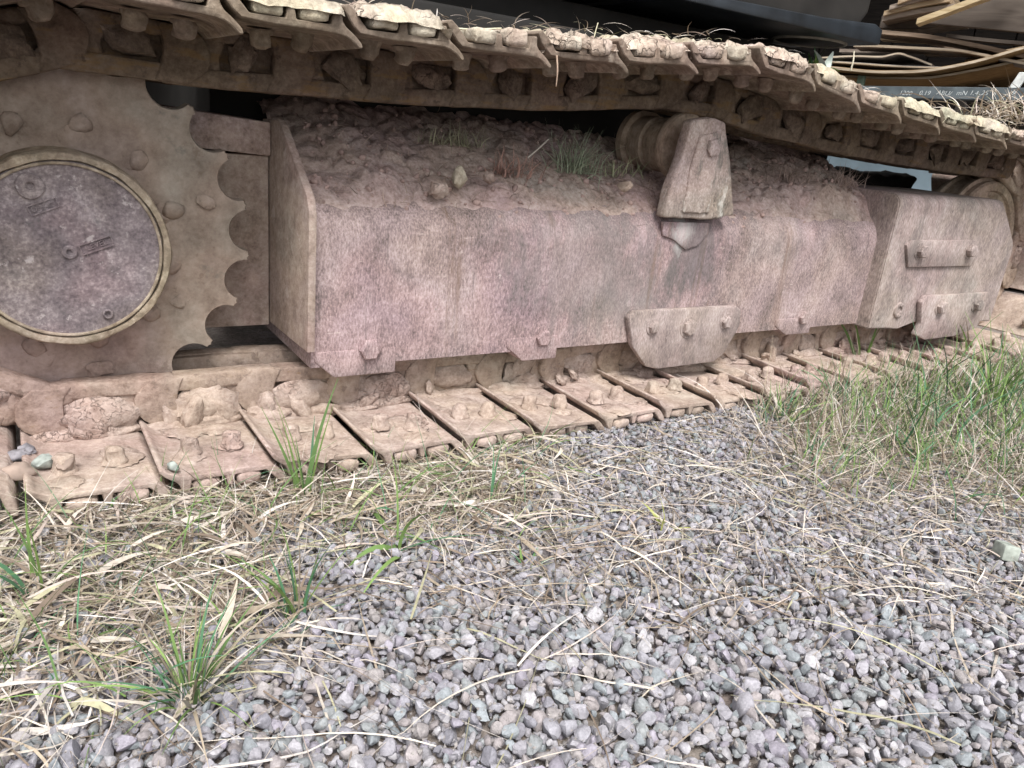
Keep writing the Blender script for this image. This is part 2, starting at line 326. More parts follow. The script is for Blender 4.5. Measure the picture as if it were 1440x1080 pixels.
# roller brackets below the frame, one bolt each
def px_poly(pts, Y): return [(p.x, p.z) for p in (at(x, y, Y) for x, y in pts)]
def hexbolt(x, z, y, r_=.020, h=.014, bm=None, a=.3):
    bm = bm or bmesh.new()
    lathe([(r_ * 1.35, y), (r_ * 1.3, y - .004), (r_ * 1.02, y - .0045)], x, z, 20, bm)
    lathe([(r_, y - .004), (r_, y - h + .003), (r_ * .85, y - h)], x, z, 6, bm, a)
    return bm
for pts, dep in (([(443, 494), (470, 531), (556, 524), (556, 500)], .3), ([(712, 494), (735, 509), (782, 503), (784, 480)], .28), ([(1090, 460), (1105, 472), (1138, 468), (1140, 455)], .28)):
    q = px_poly(pts, FY - .004)
    x0, x1 = q[1][0] - .03, q[2][0]; zb = (q[1][1] + q[2][1]) / 2
    bm = prism([(q[0][0], .165), (q[1][0], zb), (x1, zb), (x1, .185), (q[0][0], .185)], FY - .003, .5, .003)
    sub('roller_bracket', smooth_by_angle(bm_mesh(bm, 'roller_bracket', BOXM)), frame)
for i, (x, y) in enumerate(((519, 490), (762, 474), (1128, 446))):
    p = at(x, y, FY)
    sub('roller_bolt', smooth_by_angle(roughen_me := bm_mesh(roughen(hexbolt(p.x, p.z, FY + .002, .024 if i == 0 else .021, .018, a=i), .002, 60, .012, i), 'roller_bolt', BOXM)), frame)
# track rollers under the frame
for x in (.66, 1.10, 1.57, 2.06, 2.45):
    bm = lathe([(.05, .245), (.075, .252), (.075, .272), (.058, .274), (.058, .33), (.045, .335), (.058, .34), (.058, .396), (.075, .398), (.075, .418), (.05, .425)], x, .196, 28)
    sub('track_roller', smooth_by_angle(bm_mesh(bm, 'track_roller', ROLLM)), frame)
# bolted guide guard
gp = px_poly([(884, 447), (892, 438), (1036, 430), (1042, 436), (1040, 458), (1018, 497), (1003, 509), (925, 519), (908, 516), (889, 487)], FY - .02)
bm = prism(gp, FY - .022, FY - .001, .005)
gg = sub('guide_guard', smooth_by_angle(bm_mesh(bm, 'guide_guard', GUARDM)), frame)
# the curled lip along the guard's foot
for i, (x, y, s_) in enumerate(((918, 459, .017), (968, 460, .023), (1020, 452, .017))):
    p = at(x, y, FY - .022)
    sub('guard_bolt', smooth_by_angle(bm_mesh(roughen(hexbolt(p.x, p.z, FY - .020, s_, .016, a=i * .5), .003, 70, .01, i + 5), 'guard_bolt', GUARDM)), frame)

# --- idler cover at the front end: a bent plate standing proud of the frame
CY = .135
cp_ = px_poly([(1240, 452), (1246, 462), (1262, 463), (1290, 452), (1392, 452), (1424, 352), (1429, 330), (1421, 303)], CY)
x0 = at(1262, 290, CY).x; xr = cp_[-1][0]; zt = .575
poly = [(x0 + .005, .145)] + [cp_[1], cp_[2], cp_[3]] + [cp_[4], cp_[5], cp_[6], (xr + .01, zt - .05), (xr - .05, zt), (x0 + .01, zt)]
bm = prism(poly, CY, .50, .0)
bm.edges.ensure_lookup_table()
te = [e for e in bm.edges if all(abs(v.co.y - CY) < 1e-4 and v.co.z > .45 for v in e.verts)]
bmesh.ops.bevel(bm, geom=te, offset=.045, segments=6, profile=.5, affect='EDGES', clamp_overlap=True)
bmesh.ops.bevel(bm, geom=[e for e in bm.edges if len(e.link_faces) == 2 and e.calc_face_angle() > .6], offset=.004, segments=2, affect='EDGES', clamp_overlap=True)
idc = part('idler_cover', smooth_by_angle(bm_mesh(bm, 'idler_cover', GUARDM)), frame)
q = px_poly([(1277, 376), (1275, 345), (1283, 338), (1372, 338), (1374, 360), (1366, 374)], CY - .008)
sub('cover_pad', smooth_by_angle(bm_mesh(prism(q, CY - .010, CY + .004, .003), 'cover_pad', GUARDM)), frame)
q = px_poly([(1296, 425), (1304, 416), (1392, 411), (1390, 430), (1372, 462), (1340, 473), (1300, 478), (1287, 471), (1295, 455)], CY - .02)
sub('idler_guard', smooth_by_angle(bm_mesh(prism(q, CY - .022, CY - .001, .005), 'idler_guard', GUARDM)), frame)
for i, (x, y, yy) in enumerate(((1293, 353, CY - .008), (1362, 352, CY - .008), (1321, 431, CY - .02), (1372, 428, CY - .02))):
    p = at(x, y, yy)
    sub('cover_bolt', smooth_by_angle(bm_mesh(roughen(hexbolt(p.x, p.z, yy, .022, .022, a=i), .003, 60, .012, i + 9), 'cover_bolt', GUARDM)), frame)
p = at(1263, 436, CY)
sub('slot_plug', smooth_by_angle(bm_mesh(roughen(lathe([(.027, CY + .003), (.026, CY - .006), (.021, CY - .008), (.014, CY - .006), (.012, CY + .002)], p.x, p.z, 24), .002, 50, .012, 3, 2), 'slot_plug', GUARDM)), frame)

# --- carrier roller and its bracket
bm = lathe([(.03, .20), (.03, .248), (.083, .250), (.086, .256), (.086, .272), (.071, .276), (.071, .335), (.060, .338), (.060, .356), (.071, .359), (.071, .412), (.085, .416), (.086, .436), (.075, .445)], 1.563, .650, 48)
roller = part('carrier_roller', smooth_by_angle(bm_mesh(bm, 'carrier_roller', ROLLM)))
bq = px_poly([(974, 170), (1002, 165), (1021, 172), (1029, 240), (1032, 303), (1000, 309), (934, 306), (942, 268), (960, 222)], .155)
bm = prism(bq, .155, .190, .005, 2)
roughen(bm, .0025, 26, .014, 3, 5)
brk = part('roller_support', smooth_by_angle(bm_mesh(bm, 'roller_support', BRACKM), 50))
q = px_poly([(934, 312), (1000, 314), (998, 330), (984, 346), (966, 352), (950, 338), (934, 332)], .170)
sub('support_foot', smooth_by_angle(bm_mesh(roughen(prism(q, .174, .184, .003), .0012, 30, .015, 4, 4), 'support_foot', BOXM)), brk).location = EO * 0
q = px_poly([(962, 300), (974, 232), (988, 192), (1014, 186), (1018, 204), (1008, 240), (1000, 301)], .145)
sub('support_rib', smooth_by_angle(bm_mesh(roughen(prism(q, .147, .160, .006, 3), .004, 26, .02, 8, 3), 'support_rib', BRACKM), 50), brk)
p = at(1001, 207, .15)
sub('support_bolt', smooth_by_angle(bm_mesh(roughen(hexbolt(p.x, p.z, .156, .024, .02), .004, 60, .012, 4), 'support_bolt', BRACKM)), brk)

# --- idler
bm = lathe([(.16, .262), (.16, .275), (.20, .272), (.205, .262), (.232, .262), (.238, .27), (.238, .29), (.251, .293), (.251, .302), (.238, .305), (.238, .365), (.251, .368), (.251, .378), (.238, .38), (.232, .408), (.16, .408)], 3.17, .395, 64)
part('idler_wheel', smooth_by_angle(bm_mesh(bm, 'idler_wheel', ROLLM)))

# --- drive sprocket
SX, SZ, NT, A0 = .123, .397, 21, R(-6.1)
pts = []
for k in range(NT):
    ac = A0 + (k + .5) * 2 * math.pi / NT                       # a root between two teeth
    cx_, cz_, rr_ = .343 * math.cos(ac), .343 * math.sin(ac), .0425
    h0 = ac + math.pi
    for j in range(-6, 7):
        a = h0 - j * R(80) / 6
        pts.append((cx_ + rr_ * math.cos(a), cz_ + rr_ * math.sin(a)))
    at_ = A0 + (k + 1) * 2 * math.pi / NT
    for da in (-.013, .0, .013): pts.append(((.341 if da == 0 else .338) * math.cos(at_ + da), (.341 if da == 0 else .338) * math.sin(at_ + da)))
def order(pl):
    return sorted(pl, key=lambda q_: math.atan2(q_[1], q_[0]))
pts = [(SX + x, SZ + z) for x, z in order(pts)]
N_ = len(pts)
bm = bmesh.new()
def ring(sca, y, jitter=False):
    return [bm.verts.new((SX + (x - SX) * sca, y, SZ + (z - SZ) * sca)) for x, z in pts]
rA = ring(1.0, .352); rB = ring(1.0, .311); rC = ring(.992, .306); rD = ring(.90, .304)
prev = rA
for cur in (rB, rC, rD):
    for i in range(N_):
        bm.faces.new((prev[i], prev[(i + 1) % N_], cur[(i + 1) % N_], cur[i]))
    prev = cur
bm.faces.new(list(reversed(rA)))
for rad, y in ((.255, .300), (.225, .298), (.200, .297), (.175, .298), (.12, .30), (.05, .30)):
    cur = []
    for x, z in pts:
        a = math.atan2(z - SZ, x - SX)
        cur.append(bm.verts.new((SX + rad * math.cos(a), y + .005 * fbm(Vector((rad * math.cos(a) * 9, rad * math.sin(a) * 9, 2)), 3), SZ + rad * math.sin(a))))
    for i in range(N_):
        bm.faces.new((prev[i], prev[(i + 1) % N_], cur[(i + 1) % N_], cur[i]))
    prev = cur
bm.faces.new(prev)
spr = part('drive_sprocket', smooth_by_angle(bm_mesh(bm, 'drive_sprocket', SPROCK), 40))
for k in range(12):
    a = R(19.2 + 30 * k - 4); rr_ = .203 if k % 2 == 0 else .196
    bm = lump(.021, .012, .021, 40 + k, 2, .25, 1.4)
    o = sub('sprocket_bolt', smooth_by_angle(bm_mesh(bm, 'sprocket_bolt', SPROCK), 60), spr)
    o.location = (SX + rr_ * math.cos(a), .296, SZ + rr_ * math.sin(a))
# flakes of mud on the sprocket face
for i, (x, y, s_) in enumerate(((110, 190, .03), (232, 300, .026), (205, 320, .02), (250, 425, .018), (290, 285, .018), (180, 230, .022), (60, 500, .03), (140, 520, .025))):
    p = at(x, y, .298)
    o = sub('mud_flake', smooth_by_angle(bm_mesh(lump(s_, .005, s_ * .8, 60 + i, 3, .5, 2), 'mud_flake', SPROCK), 60), spr); o.location = (p.x, .299, p.z)
# hub cover with its rim, plugs and raised lettering
HX, HZ, HY = .134, .386, .215
bm = lathe([(.168, .300), (.166, .26), (.166, HY + .006), (.1635, HY + .001), (.159, HY), (.1535, HY + .001), (.152, HY + .006), (.152, HY + .012), (.10, HY + .012)], HX, HZ, 96)
roughen(bm, .003, 26, .02, 2, 1)
sub('cover_rim', smooth_by_angle(bm_mesh(bm, 'cover_rim', RIMM), 45), spr)
bm = lathe([(.1515, HY + .014), (.1515, HY + .007), (.150, HY + .005), (.145, HY + .0045), (.1, HY + .004), (.04, HY + .004)], HX, HZ, 96)
sub('hub_cover', smooth_by_angle(bm_mesh(bm, 'hub_cover', COVERM), 45), spr)
sub('cover_seal', bm_mesh(lathe([(.1500, HY + .008), (.1500, HY + .001), (.1490, HY), (.1462, HY), (.1452, HY + .001), (.1452, HY + .008)], HX, HZ, 96), 'cover_seal', RIMM, True), spr)
def plug(px, py, r0, r1, name='plug'):
    p = at(px, py, HY); bm = bmesh.new(); y = HY + .0045
    lathe([(r0, y + .002), (r0, y - .004), (r0 - .0015, y - .0055), (r1 + .002, y - .0055), (r1, y - .004), (r1, y + .001)], p.x, p.z, 28, bm)
    return sub(name, smooth_by_angle(bm_mesh(bm, name, COVERM), 30), spr)
plug(42, 262, .021, .006); plug(98, 355, .012, .0045); plug(152, 442, .009, .0045)
def raised_text(s, px, py, px2, py2, size):
    a, b = at(px, py, HY), at(px2, py2, HY)
    ang = math.atan2(b.z - a.z, b.x - a.x)
    cu = bpy.data.curves.new('lettering', 'FONT'); cu.body = s; cu.size = size; cu.extrude = .0024; cu.align_x = 'CENTER'; cu.align_y = 'CENTER'; cu.resolution_u = 3
    to = bpy.data.objects.new('lettering', cu)
    me = bpy.data.meshes.new_from_object(to); bpy.data.objects.remove(to)
    c = (a + b) / 2
    me.transform(Matrix.Translation((c.x, HY + .0038, c.z)) @ Matrix.Rotation(-ang, 4, 'Y') @ Matrix.Rotation(R(90), 4, 'X'))
    me.materials.clear(); me.materials.append(COVERM)
    sub('lettering', me, spr)
    L = (b - a).length
    bm = bmesh.new(); hw = size * .55
    for x0_, x1_, z0_, z1_ in ((-L / 2, L / 2, hw, hw + .002), (-L / 2, L / 2, -hw - .002, -hw), (-L / 2 - .002, -L / 2, -hw - .002, hw + .002), (L / 2, L / 2 + .002, -hw - .002, hw + .002)):
        box(x0_, x1_, -.0032, .002, z0_, z1_, 0, 1, bm)
    me = bm_mesh(bm, 'letter_frame', COVERM)
    me.transform(Matrix.Translation((c.x, HY + .0035, c.z)) @ Matrix.Rotation(-ang, 4, 'Y'))
    sub('letter_frame', me, spr)
raised_text('LEVEL', 115, 352, 157, 338, .0135)
raised_text('DRAIN', 42, 297, 80, 284, .0125)

# ------------------------------------------------------------------ the crawler track, shoe by shoe
W = .67
prof = [(-.180, .090), (-.172, .076), (-.162, .063), (-.150, .053), (-.10, .050), (-.02, .050), (.004, .0490), (.016, .046), (.027, .040), (.036, .031),
        (.042, .0315), (.041, .038), (.034, .046), (.025, .053), (.015, .060), (.009, .068), (.006, .083), (-.006, .083), (-.010, .061), (-.066, .061), (-.069, .081), (-.080, .081),
        (-.083, .061), (-.138, .061), (-.146, .070), (-.158, .084), (-.172, .095)]
def shoe_mesh(seed, mat=None):
    bm = prism(prof, 0, W, .0018, 1)
    rr = random.Random(seed)
    # worn, slightly wavering outer edge
    for v in bm.verts:
        if v.co.y < .02: v.co.y += .004 * fbm(Vector((v.co.x * 25, v.co.z * 25, seed * 3.1)), 2)
    return smooth_by_angle(bm_mesh(bm, 'shoe_plate', mat or MUD_SHOE), 40)
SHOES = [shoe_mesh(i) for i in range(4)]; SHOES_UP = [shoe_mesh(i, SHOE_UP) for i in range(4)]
def circ(cx, cz, r_, a0, a1, n):
    return [(cx + r_ * math.cos(R(a0 + (a1 - a0) * k / n)), cz + r_ * math.sin(R(a0 + (a1 - a0) * k / n))) for k in range(n + 1)]
def link_mesh(side, seed, mat=None):
    s = 1 if side == 0 else -1
    bm = bmesh.new()
    Y = lambda d: .335 - s * d                       # d = distance out from the chain's mid plane
    def pr(poly, d0, d1, bev):
        prism(poly, min(Y(d0), Y(d1)), max(Y(d0), Y(d1)), bev, 2, bm)
    # front boss, standing outward
    head = [(-.046, -.048), (.016, -.048)] + circ(0, 0, .047, -62, 62, 7) + [(.016, .0485), (-.040, .0485), (-.030, .02), (-.032, -.02)]
    pr(head, .050, .090, .010)
    # web with its window
    pr([(-.215, -.046), (-.03, -.048), (-.03, .0485), (-.15, .0485), (-.205, .035)] + circ(-.190, 0, .044, 120, 215, 4)[::1], .036, .062, .004)
    pr([(-.140, .026), (-.03, .026), (-.03, .0485), (-.140, .0485)], .055, .082, .006)
    pr([(-.165, -.03), (-.118, -.03), (-.126, .0), (-.112, .03), (-.118, .0485), (-.150, .0485), (-.165, .03)], .050, .080, .008)
    # rail along the top
    pr([(-.225, -.050), (.012, -.050), (.030, -.036), (.02, -.018), (-.215, -.018), (-.232, -.034)], .050, .086, .006)
    roughen(bm, .004, 24, .022, seed, 2)
    return smooth_by_angle(bm_mesh(bm, 'link', mat or MUD_LINK), 45)
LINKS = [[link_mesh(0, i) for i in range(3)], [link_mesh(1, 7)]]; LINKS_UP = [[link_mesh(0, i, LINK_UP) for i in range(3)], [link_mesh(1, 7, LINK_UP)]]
def nut_mesh(seed, mat=None):
    bm = lathe([(.021, .049), (.020, .043), (.0170, .041), (.0165, .028), (.0145, .022), (.009, .0185), (.003, .0175)], 0, 0, 14)
    # lathe turns about y: lay it along z
    for v in bm.verts: v.co = Vector((v.co.x, v.co.z, v.co.y))
    off = Vector((seed * 3.3, 1, 2))
    for v in bm.verts:
        v.co += Vector((noise.noise(v.co * 70 + off), noise.noise(v.co * 70 - off), 0)) * .008
    return smooth_by_angle(bm_mesh(bm, 'bolt', mat or MUD_LUMP), 60)
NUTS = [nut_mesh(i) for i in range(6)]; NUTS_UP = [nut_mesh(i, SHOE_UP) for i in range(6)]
def block_mesh(x0, x1, seed, z1=.088, mat=None, y0=-.008):
    bm = box(x0, x1, y0, .60, .063, z1, .007, 2)
    roughen(bm, .006, 26, .022, seed, 4)
    return smooth_by_angle(bm_mesh(bm, 'mud_block', mat or MUD_CAP), 60)
BLK_A = [block_mesh(-.062, -.014, i, .090) for i in range(5)]; BLK_B = [block_mesh(-.134, -.087, 10 + i, .088) for i in range(5)]
def cap_mesh(seed):
    nxs, nys = 22, 64
    vs_, fs_ = [], []
    for j in range(nys + 1):
        for i in range(nxs + 1):
            u, v = i / nxs, j / nys
            x = -.160 + .168 * u; y = -.006 + .60 * v
            e_ = min(u, 1 - u, v * 4, (1 - v) * 4) * 5; e_ = max(0, min(1, e_)) ** .5
            n_ = fbm(Vector((x * 22, y * 22, seed * 3.7)), 4)
            n2_ = noise.voronoi(Vector((x * 26, y * 26, seed)))[0]; cr = min(1, (n2_[1] - n2_[0]) * 5)
            z = .080 + e_ * (.016 + .011 * n_ + .007 * cr)
            if fbm(Vector((x * 10, y * 7, seed * 1.9 + 4)), 2) > .22: z -= .022
            if j == 0: y, z = -.002 + .010 * n_, .068 + .010 * n2_[0]
            vs_.append((x, y + .004 * n_, z))
    for j in range(nys):
        for i in range(nxs):
            a = j * (nxs + 1) + i; fs_.append((a, a + 1, a + nxs + 2, a + nxs + 1))
    nv = len(vs_)
    me = np_mesh('mud_cap', np.array(vs_), np.array(fs_), MUD_CAP, smooth=True)
    return me
CAPS = [cap_mesh(i) for i in range(6)]
BLK_C = [block_mesh(-.0625, -.0135, 20 + i, .085, MUD_SHOE, .0) for i in range(4)]; BLK_D = [block_mesh(-.1345, -.0865, 30 + i, .084, MUD_SHOE, .0) for i in range(4)]
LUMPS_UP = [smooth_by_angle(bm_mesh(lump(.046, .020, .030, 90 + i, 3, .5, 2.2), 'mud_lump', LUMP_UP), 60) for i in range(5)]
LUMPS = [smooth_by_angle(bm_mesh(lump(.052, .020, .034, 80 + i, 3, .34, 2.1), 'mud_lump', MUD_LUMP), 60) for i in range(7)]

# chain of pins
zu = [.769, .755, .757, .761, .769, .78, .798, .818, .807, .78, .765, .751, .743, .735]
top = []; x = .183
for k, z in enumerate(zu):
    if k: x += math.sqrt(.19 ** 2 - (zu[k] - zu[k - 1]) ** 2)
    top.append(Vector((x - .037, 0, z - .030 - (.008 if k == 0 else 0))))
IX, IZ, IR = 3.17, .395, .301
def resample(path, n):
    L = [0]
    for a, b in zip(path[:-1], path[1:]): L.append(L[-1] + (b - a).length)
    out = []
    for k in range(1, n):
        s_ = L[-1] * k / n
        j = max(i for i in range(len(L) - 1) if L[i] <= s_)
        out.append(path[j].lerp(path[j + 1], (s_ - L[j]) / max(1e-9, L[j + 1] - L[j])))
    return out
low = [Vector((.272 + .19 * k, 0, .083 + .004 * math.sin(k * 2.3))) for k in range(14)]     # left to right
pathR = [top[-1], Vector((2.85, 0, .697))] + [Vector((IX + IR * math.sin(R(a)), 0, IZ + IR * math.cos(R(a)))) for a in range(0, 181, 6)] + [low[-1]]
LR = sum((b - a).length for a, b in zip(pathR[:-1], pathR[1:])); right = resample(pathR, round(LR / .19))
pathL = [low[0]] + [Vector((SX + .318 * math.sin(R(a)), 0, SZ + .318 * math.cos(R(a)))) for a in range(180, 361, 6)] + [top[0]]
LL = sum((b - a).length for a, b in zip(pathL[:-1], pathL[1:])); left = resample(pathL, round(LL / .19))
pins = top + right + list(reversed(low)) + left            # travel: along the top to the right, back along the bottom
NP = len(pins)
n_top = len(top)
for k in range(NP):
    a, b = pins[k - 1], pins[k]                            # the link runs from rear pin a to front pin b
    ang = math.atan2(b.z - a.z, b.x - a.x)
    r_ = random.Random(k)
    s_ = empty('track_shoe', b - EO, exc)
    wob = R(r_.uniform(-1.2, 1.2))
    s_.rotation_euler = (0, -ang, 0)
    lower = n_top + len(right) <= k < n_top + len(right) + len(low) + 1
    upper = k <= n_top + 2
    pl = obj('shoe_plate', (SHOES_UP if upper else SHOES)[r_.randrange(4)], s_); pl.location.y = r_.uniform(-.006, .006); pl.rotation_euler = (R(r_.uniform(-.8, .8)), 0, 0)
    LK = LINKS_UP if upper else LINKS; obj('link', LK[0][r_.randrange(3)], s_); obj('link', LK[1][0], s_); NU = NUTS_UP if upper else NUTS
    for bx_ in (-.095, -.022):
        n_ = obj('bolt', NU[r_.randrange(6)], s_, (bx_ + r_.uniform(-.004, .004), .098 + r_.uniform(-.008, .008), 0)); n_.scale = (1, 1, r_.uniform(.9, 1.1))
        if upper or lower:
            n_ = obj('bolt', NU[r_.randrange(6)], s_, (bx_, .57, 0))
    A_, B_ = (BLK_C, BLK_D) if lower else (BLK_A, BLK_B)
    m1 = obj('mud_block', A_[r_.randrange(len(A_))], s_, (r_.uniform(-.002, .002), r_.uniform(-.004, .004), r_.uniform(-.002, .002)))
    m2 = obj('mud_block', B_[r_.randrange(len(B_))], s_, (r_.uniform(-.002, .002), r_.uniform(-.004, .004), r_.uniform(-.002, .002)))
    if upper and k % 6 != 4: obj('mud_cap', CAPS[r_.randrange(6)], s_, (r_.uniform(-.006, .004), r_.uniform(-.012, .006), r_.uniform(-.002, .004)))
    # mud packed into the link window, and crumbs beside it on the shoe
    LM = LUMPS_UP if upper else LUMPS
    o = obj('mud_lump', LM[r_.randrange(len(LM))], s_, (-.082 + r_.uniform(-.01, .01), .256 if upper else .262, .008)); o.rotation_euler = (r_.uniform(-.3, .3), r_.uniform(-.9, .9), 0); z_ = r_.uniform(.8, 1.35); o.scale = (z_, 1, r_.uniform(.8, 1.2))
    if lower:
        for j in range(r_.randrange(1, 4)):
            o = obj('mud_lump', LUMPS[r_.randrange(7)], s_, (-.06 + r_.uniform(-.07, .05), .247 + r_.uniform(-.018, .01), .036 + r_.uniform(-.012, .006)))
            o.rotation_euler = (r_.uniform(0, 6), r_.uniform(0, 6), 0); z_ = r_.uniform(.35, .8); o.scale = (z_, z_, z_)
    if lower:                                            # mud rounding the corner between link and shoe
        for j in range(3):
            o = obj('mud_lump', LUMPS[r_.randrange(7)], s_, (-.02 - .05 * j + r_.uniform(-.015, .015), .243, .049)); o.scale = (r_.uniform(.7, 1.2), r_.uniform(.6, 1.3), r_.uniform(.25, .6)); o.rotation_euler = (0, 0, r_.uniform(-.3, .3))
    if lower:                                            # thin cakes of mud on the shoe
        for j in range(4):
            o = obj('mud_lump', LUMPS[r_.randrange(7)], s_, (r_.uniform(-.135, .0), r_.uniform(.02, .22), .050)); o.scale = (r_.uniform(.5, .9), r_.uniform(1.0, 2.2), r_.uniform(.10, .22)); o.rotation_euler = (0, 0, r_.uniform(-.4, .4))
    if lower and pins[k].x < .66:                        # the thick cake of mud over the first links
        o = obj('mud_lump', LUMPS[k % 7], s_, (-.09, .252, .018)); o.scale = (1.25, 1.1, 1.15)

# ------------------------------------------------------------------ body of the machine over and behind the track
def bx(name, x0, x1, y0, y1, z0, z1, mat, bev=.01): return part(name, smooth_by_angle(bm_mesh(box(x0, x1, y0, y1, z0, z1, bev), name, mat)))
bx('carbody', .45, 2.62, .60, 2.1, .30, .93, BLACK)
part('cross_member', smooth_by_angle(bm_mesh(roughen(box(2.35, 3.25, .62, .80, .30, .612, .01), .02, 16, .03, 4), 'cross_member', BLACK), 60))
bx('gap_blocker_pan', -1.7, 2.90, 1.0, 2.75, .935, 1.06, BLACK)  # added pan that keeps the gap beneath the house black
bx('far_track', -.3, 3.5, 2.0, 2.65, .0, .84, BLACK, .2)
bm = prism([(-1.8, 1.10), (2.78, 1.10), (2.90, 1.125), (2.955, 1.2), (2.97, 2.3), (-1.8, 2.3)], .80, 2.75, .03, 3)
part('house', smooth_by_angle(bm_mesh(bm, 'house', GREYP)))
zb = at(1237, 64, .75).z; xe = at(1237, 64, .75).x
bm = prism([(1.9, zb), (xe - .004, zb), (xe, zb + .01), (xe, zb + .055), (xe - .05, zb + .070), (xe - .35, zb + .050), (xe - .9, zb + .034), (1.9, zb + .03)], .75, 1.25, .008, 3)
sw = part('swing_platform', smooth_by_angle(bm_mesh(bm, 'swing_platform', SLABM)))
c0 = at(1140, 60, .95)
hc = gz(1138, 58, zb)
bm = bmesh.new()
for k in range(32):
    pass
def torus_ring(cx, cy, cz, ax, ay, t, seg=40, s2=8):
    bm = bmesh.new(); rs = []
    for i in range(seg):
        a = 2 * math.pi * i / seg
        rs.append([bm.verts.new((cx + (ax + t * math.cos(2 * math.pi * j / s2)) * math.cos(a), cy + (ay + t * math.cos(2 * math.pi * j / s2)) * math.sin(a), cz + t * math.sin(2 * math.pi * j / s2))) for j in range(s2)])
    for i in range(seg):
        for j in range(s2):
            bm.faces.new((rs[i][j], rs[(i + 1) % seg][j], rs[(i + 1) % seg][(j + 1) % s2], rs[i][(j + 1) % s2]))
    return bm
sub('hole_rim', bm_mesh(torus_ring(hc.x, hc.y, zb, .15, .13, .008), 'hole_rim', plain('worn_grey_rim', (.22, .21, .19), .7), True), sw)
bm = lathe([(.148, -.002), (.148, .001), (.02, .001)], 0, 0, 40)
for v in bm.verts: v.co = Vector((hc.x + v.co.x, hc.y + v.co.z * .87, zb + v.co.y - .001))
sub('access_hole', bm_mesh(bm, 'access_hole', BLACK), sw)

# ------------------------------------------------------------------ soil lying on the frame
def soil_z(x, y):
    base = .485 + (y - .215) * .43 if y > .215 else .487 - (.215 - y) * 1.1
    n_ = fbm(Vector((x * 7, y * 9, 1.0)), 4)
    vd = noise.voronoi(Vector((x * 16 + .5 * n_, y * 19 + .4 * n_, .5 + .5 * n_)))[0]; cr = min(1, (vd[1] - vd[0]) * 4.5)
    vd2 = noise.voronoi(Vector((x * 42, y * 42, .5)))[0]
    t = max(0, min(1, (y - .195) / .06))
    hump = .02 * math.exp(-((x - 1.05) / .35) ** 2) + .055 * math.exp(-((x - 2.25) / .30) ** 2) + .02 * math.exp(-((x - .7) / .1) ** 2)
    base -= max(0, .214 + .018 * n_ - y) * 1.1
    return base - .004 + t * (.015 * n_ + .011 * cr + .004 * (vd2[1] - vd2[0]) + .006 + hump * min(1, t))
xs = np.arange(.552, 2.44, .0065); ys = np.arange(.188, .60, .0075)
V = np.array([(x, y + .004 * noise.noise(Vector((x * 30, y * 30, 9))), soil_z(x, y)) for y in ys for x in xs])
nx = len(xs); I = np.arange(len(ys) - 1)[:, None] * nx + np.arange(nx - 1)[None, :]
F = np.stack([I, I + 1, I + 1 + nx, I + nx], -1).reshape(-1, 4)
tag(obj('soil_bank', np_mesh('soil_bank', V, F, SOIL, smooth=True)), kind='stuff')
# small crumbs of soil
cv, cf, cc = [], [], []
def icos(sub_):
    bm = bmesh.new(); bmesh.ops.create_icosphere(bm, subdivisions=sub_, radius=1)
    v = np.array([x.co[:] for x in bm.verts]); f_ = np.array([[y.index for y in x.verts] for x in bm.faces]); bm.free()
    return v, f_
def stone_shapes(n, sub_, seed0, cut=(.5, .85), ncut=9):
    v0, f0 = icos(sub_); out = []
    for i in range(n):
        r_ = np.random.default_rng(seed0 + i)
        v = v0.copy()
        for _ in range(ncut):
            d = r_.normal(size=3); d /= np.linalg.norm(d); c_ = r_.uniform(*cut)
            t = v @ d - c_; v = v - np.where(t > 0, t, 0)[:, None] * d[None] * .92
        v = v * np.array([1, r_.uniform(.68, .95), r_.uniform(.48, .72)])
        v += r_.normal(size=v.shape) * .012
        m = np.abs(v).max(0).max(); out.append(v / m)
    return out, f0
def rotm(r_, tilt=1.0):
    q = r_.normal(size=4); q[1:3] *= tilt; q /= np.linalg.norm(q); w_, x, y, z = q
    return np.array([[1 - 2 * (y * y + z * z), 2 * (x * y - z * w_), 2 * (x * z + y * w_)], [2 * (x * y + z * w_), 1 - 2 * (x * x + z * z), 2 * (y * z - x * w_)], [2 * (x * z - y * w_), 2 * (y * z + x * w_), 1 - 2 * (x * x + y * y)]])
SH1, F1 = stone_shapes(16, 1, 100, cut=(.5, .85), ncut=7)
SH2, F2 = stone_shapes(18, 2, 300, cut=(.46, .84), ncut=11)
class Pile:
    def __init__(s): s.v, s.f, s.c, s.n = [], [], [], 0
    def add(s, v, f, c):
        s.v.append(v); s.f.append(f + s.n); s.n += len(v); s.c.append(np.broadcast_to(np.asarray(c), (len(v), 3)))
    def mesh(s, name, mat, smooth=False): return np_mesh(name, np.concatenate(s.v), np.concatenate(s.f), mat, np.concatenate(s.c), smooth)
cr = Pile()
for i in range(900):
    x = rng.uniform(.56, 2.42); y = .19 + .36 * rng.random() ** 1.3; s_ = .0025 + .009 * rng.random() ** 4
    v = SH1[i % 14] @ rotm(rng).T * s_ + np.array([x, y, soil_z(x, y) + s_ * .3])
    k = rng.uniform(.8, 1.15); cr.add(v, F1, np.array([.40, .29, .26]) * k)
tag(obj('soil_crumbs', cr.mesh('soil_crumbs', tinted('soil_crumb', .95, 150, .6, .6))), kind='stuff')

